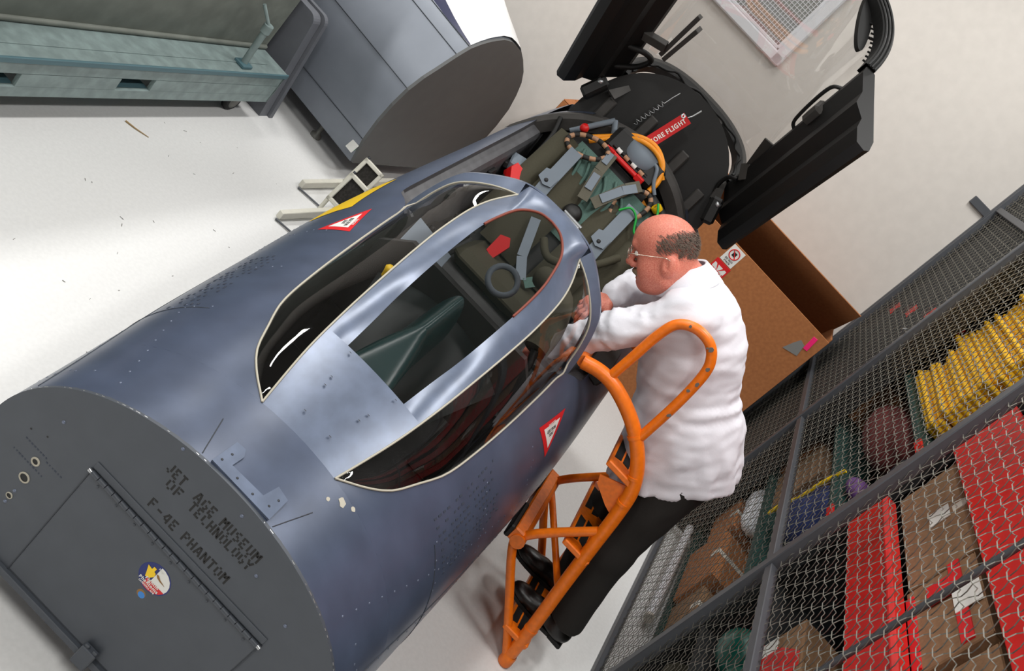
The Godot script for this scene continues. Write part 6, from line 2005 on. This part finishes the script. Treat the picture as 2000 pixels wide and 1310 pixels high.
	# grey padded slab standing at the end of the cart
	var s := thing("padded_panel", "thick grey panel with rounded corners standing at the end of the cart", "panel", Vector3(-2.4, 0, -4.85), "", ROOM)
	var o := PackedVector2Array()
	for c in [[0.0, 0.0, 0], [-0.085, 0.62, 1], [-0.75, 0.62, 2]]:
		if c[2] == 0: o.append(Vector2(0.0, 0.0))
		elif c[2] == 1:
			for k in 7: o.append(Vector2(-0.135, 0.60) + Vector2(cos(k * PI / 12), sin(k * PI / 12)) * 0.055)
		else: o.append(Vector2(-0.75, 0.655))
	o.append(Vector2(-0.75, 0.0))
	part("slab", prism_mesh(o, 0.075, at(Vector3(X - 0.03, 0.0, -4.845))), M.slab_grey, s, ROOM)
	var o2 := PackedVector2Array()
	for q in o: o2.append(q * Vector2(0.97, 1.0) + Vector2(0.018, 0.012 if q.y > 0.1 else 0.0))
	part("rim_panel", prism_mesh(o2, 0.035, at(Vector3(X - 0.03, 0.0, -4.905))), M.slab_grey, s, ROOM)

# ---------------------------------------------------------------- second trainer, upper left
func second_trainer() -> void:
	var a := deg_to_rad(-11.5)
	var S := Transform3D(Basis(Vector3.UP, a), Vector3(-1.2, 0, -5.17))   # local -z along the front plate, local -x along the hull
	var t := thing("second_trainer", "plain grey trainer hull with a dark flat front plate, behind the fuselage", "trainer", Vector3(0, 0, -0.6), "", S)
	var prof := [Vector2(0, 0.13), Vector2(-0.06, 0.30), Vector2(-0.08, 0.45), Vector2(-0.075, 0.58), Vector2(-0.05, 0.70), Vector2(0.0, 0.80), Vector2(0.05, 0.865), Vector2(0.14, 0.99), Vector2(0.2, 1.06), Vector2(0.27, 1.105), Vector2(0.34, 1.14), Vector2(0.46, 1.18), Vector2(0.56, 1.185), Vector2(0.65, 1.17), Vector2(0.76, 1.145), Vector2(0.86, 1.10), Vector2(1.0, 1.02), Vector2(1.1, 0.94), Vector2(1.18, 0.84), Vector2(1.25, 0.72), Vector2(1.285, 0.57), Vector2(1.29, 0.40), Vector2(1.24, 0.13)]
	var o := PackedVector2Array()
	for p in prof: o.append(p)
	var B := Basis(Vector3(0, 0, -1), Vector3.UP, Vector3(1, 0, 0))
	part("front_plate", prism_mesh(o, 0.02, Transform3D(B, Vector3(-0.01, 0, 0))), M.trainer_front, t, S, "flat dark grey front plate")
	var st := mk()
	var rows := []
	for i in 9:
		var row := []
		var x := -0.02 - 0.33 * i
		for p in prof:
			var q: Vector2 = Vector2(0.6, 0.13) + (p - Vector2(0.6, 0.13)) * (1.0 + 0.012 * i)
			row.append(Vector3(x, q.y, -q.x))
		rows.append(row)
	sheet(st, rows, false)
	part("hull_skin", done(st), M.trainer_grey, t, S)
	part("hull_underside", span_box(Vector3(-2.6, 0.125, -1.24), Vector3(-0.02, 0.14, 0.0), 0.0), M.trainer_grey, t, S)
	for k in [1, 4, 7, 8]:
		var l := []
		for i in 9: l.append((rows[i][k] as Vector3) + Vector3(0, 0.001, 0.0015))
		part("panel_seam", tube_mesh(l, 0.0025, 5), M.edge_line, t, S)
	part("sticker", box_mesh(Vector3(0.055, 0.095, 0.002), 0.0005, at(Vector3(-0.045, 0.235, 0.045), Vector3(-0.35, 0, 0))), M.white_print, t, S, "small white paper sticker")
	part("green_dot", box_mesh(Vector3(0.014, 0.014, 0.002), 0.0005, at(Vector3(-0.028, 0.212, 0.0385), Vector3(-0.35, 0, 0))), M.green_wire, t, S)
	for p in [Vector3(-0.35, 0, -0.1), Vector3(-0.35, 0, -1.1), Vector3(-2.2, 0, -0.1), Vector3(-2.2, 0, -1.1)]:
		part("foot", lathe_mesh([Vector2(0.035, 0), Vector2(0.035, 0.02), Vector2(0.014, 0.03), Vector2(0.014, 0.128)], at(p), 12), M.caster_grey, t, S)
	# glossy white upper fairing, rising towards the back, with dark blue flashes along its lower edge
	var lift := func(x: float, k: int) -> float: return 0.46 * pow(-x, 0.95) * sin(PI * clampf((k - 8) / 8.5, 0.0, 1.0))
	st = mk()
	var wr := []
	for i in 17:
		var x := -0.02 - 0.10 * i
		var row := []
		for k in range(8, 17):
			var q: Vector2 = prof[k]
			row.append(Vector3(x, q.y + lift.call(x, k) + 0.004, -q.x))
		wr.append(row)
	sheet(st, wr, false)
	part("upper_fairing", done(st), M.fin_white, t, S, "glossy white upper fairing")
	for b in [[0, 16, 0.0], [4, 14, 1.15], [8, 16, 1.9]]:
		st = mk()
		var fr := []
		for i in range(b[0], b[1] + 1):
			var row := []
			for j in 5:
				var kk: float = clampf(0.02 + b[2] * 0.8 + j * (0.02 + 0.035 * (i - b[0])) + (i - b[0]) * 0.02 * signf(b[2]), 0.0, 3.9)
				var k0 := int(kk)
				var p: Vector3 = (wr[i][k0] as Vector3).lerp(wr[i][k0 + 1], kk - k0)
				row.append(p + Vector3(0, 0.003, 0.003))
			fr.append(row)
		sheet(st, fr)
		part("blue_flash", done(st), M.fin_blue, t, S, "dark blue painted flash")

# ---------------------------------------------------------------- small things
func small_things() -> void:
	# white step stand on the floor, left of the fuselage
	var t := thing("step_stand", "small white steel stand with two dark open frames beside the fuselage", "stand", Vector3(-1.0, 0, -4.5))
	for r in [[Vector3(-1.065, 0.035, -4.25), Vector3(-0.90, 0.06, -5.15)], [Vector3(-1.205, 0.035, -4.68), Vector3(-1.04, 0.06, -5.60)]]:
		var st := mk()
		beam(st, r[0], r[1], 0.03, 0.045, 0.003)
		part("outrigger", done(st), M.stand_white, t)
		var e: Vector3 = r[0]
		part("floor_rod", tube_mesh([Vector3(e.x, 0.010, e.z + 0.01), Vector3(e.x + 0.34, 0.010, e.z - 0.06)], 0.006, 6), M.cage_steel, t)
	for k in 2:
		var c := Vector3(-0.985, 0.175, -4.72) if k == 0 else Vector3(-1.07, 0.15, -5.08)
		var F := Transform3D(Basis.from_euler(Vector3(-0.25, 0.12, -0.06)), c)
		for q in [[-0.06, 0, 0.024, 0.20], [0.06, 0, 0.024, 0.20], [0, -0.088, 0.144, 0.024], [0, 0.088, 0.144, 0.024]]:
			part("frame_bar", box_mesh(Vector3(q[2], q[3], 0.03), 0.004, F * at(Vector3(q[0], q[1], 0))), M.stand_white, t)
		part("frame_screen", box_mesh(Vector3(0.10, 0.155, 0.006), 0.001, F * at(Vector3(0, 0, -0.008))), M.stand_dark, t)
		for x in [-0.06, 0.06]:
			var foot: Vector3 = F * Vector3(x, -0.095, 0)
			part("frame_leg", tube_mesh([foot, Vector3(foot.x, 0.0, foot.z)], 0.012, 8), M.stand_white, t)
		part("bolt_head", lathe_mesh([Vector2(0, 0.012), Vector2(0.008, 0.012), Vector2(0.010, 0)], F * at(Vector3(-0.06, 0.10, 0.0)), 8), M.screw_dark, t)
	part("cross_bar", tube_mesh([Vector3(-0.95, 0.06, -4.82), Vector3(-1.12, 0.06, -5.12)], 0.014, 8), M.stand_white, t)
	var s := thing("wood_splinter", "thin tan wooden splinter lying on the white floor", "splinter", Vector3(-1.72, 0, -3.87))
	var sp := mk()
	tube(sp, [Vector3(-1.78, 0.004, -3.85), Vector3(-1.73, 0.005, -3.865), Vector3(-1.67, 0.003, -3.90)], 0.005, 6, true, false, 0.002)
	part("stick", done(sp), M.wood_stick, s)
	# lint and scuffs on the floor
	var st := mk()
	for k in 45:
		var p := Vector3(rng.randf_range(-1.9, -0.6), 0.0012, rng.randf_range(-4.6, -2.2))
		var l := rng.randf_range(0.004, 0.02)
		cbox(st, Vector3(l, 0.0012, rng.randf_range(0.001, 0.003)), 0.0, at(p, Vector3(0, rng.randf() * TAU, 0)))
	var d := MeshInstance3D.new()
	d.name = "floor_lint"
	d.mesh = done(st)
	d.material_override = M.lint
	add_child(d)
	d.set_meta("kind", "stuff")
	d.set_meta("label", "scattered grey lint and scuffs on the white floor")
	d.set_meta("category", "lint")
	# microphone clip and cable at the right pane
	var m := thing("cockpit_connector", "black connector on a cable inside the right windscreen pane", "connector", Vector3(0.27, 1.02, -2.98))
	part("plug", tube_mesh([Vector3(0.265, 1.06, -2.985), Vector3(0.285, 1.015, -2.97), Vector3(0.292, 0.985, -2.965)], 0.014, 10), M.black_rubber, m)
	part("cable", tube_mesh(curve([Vector3(0.292, 0.985, -2.965), Vector3(0.29, 0.94, -2.94), Vector3(0.31, 0.90, -2.88), Vector3(0.33, 0.87, -2.80)], 5), 0.006, 8), M.black_rubber, m)
	part("corrugated_hose", tube_mesh(curve([Vector3(0.265, 1.06, -2.985), Vector3(0.25, 1.13, -3.06), Vector3(0.20, 1.18, -3.18), Vector3(0.10, 1.15, -3.3)], 6), 0.045, 14), M.olive, m)
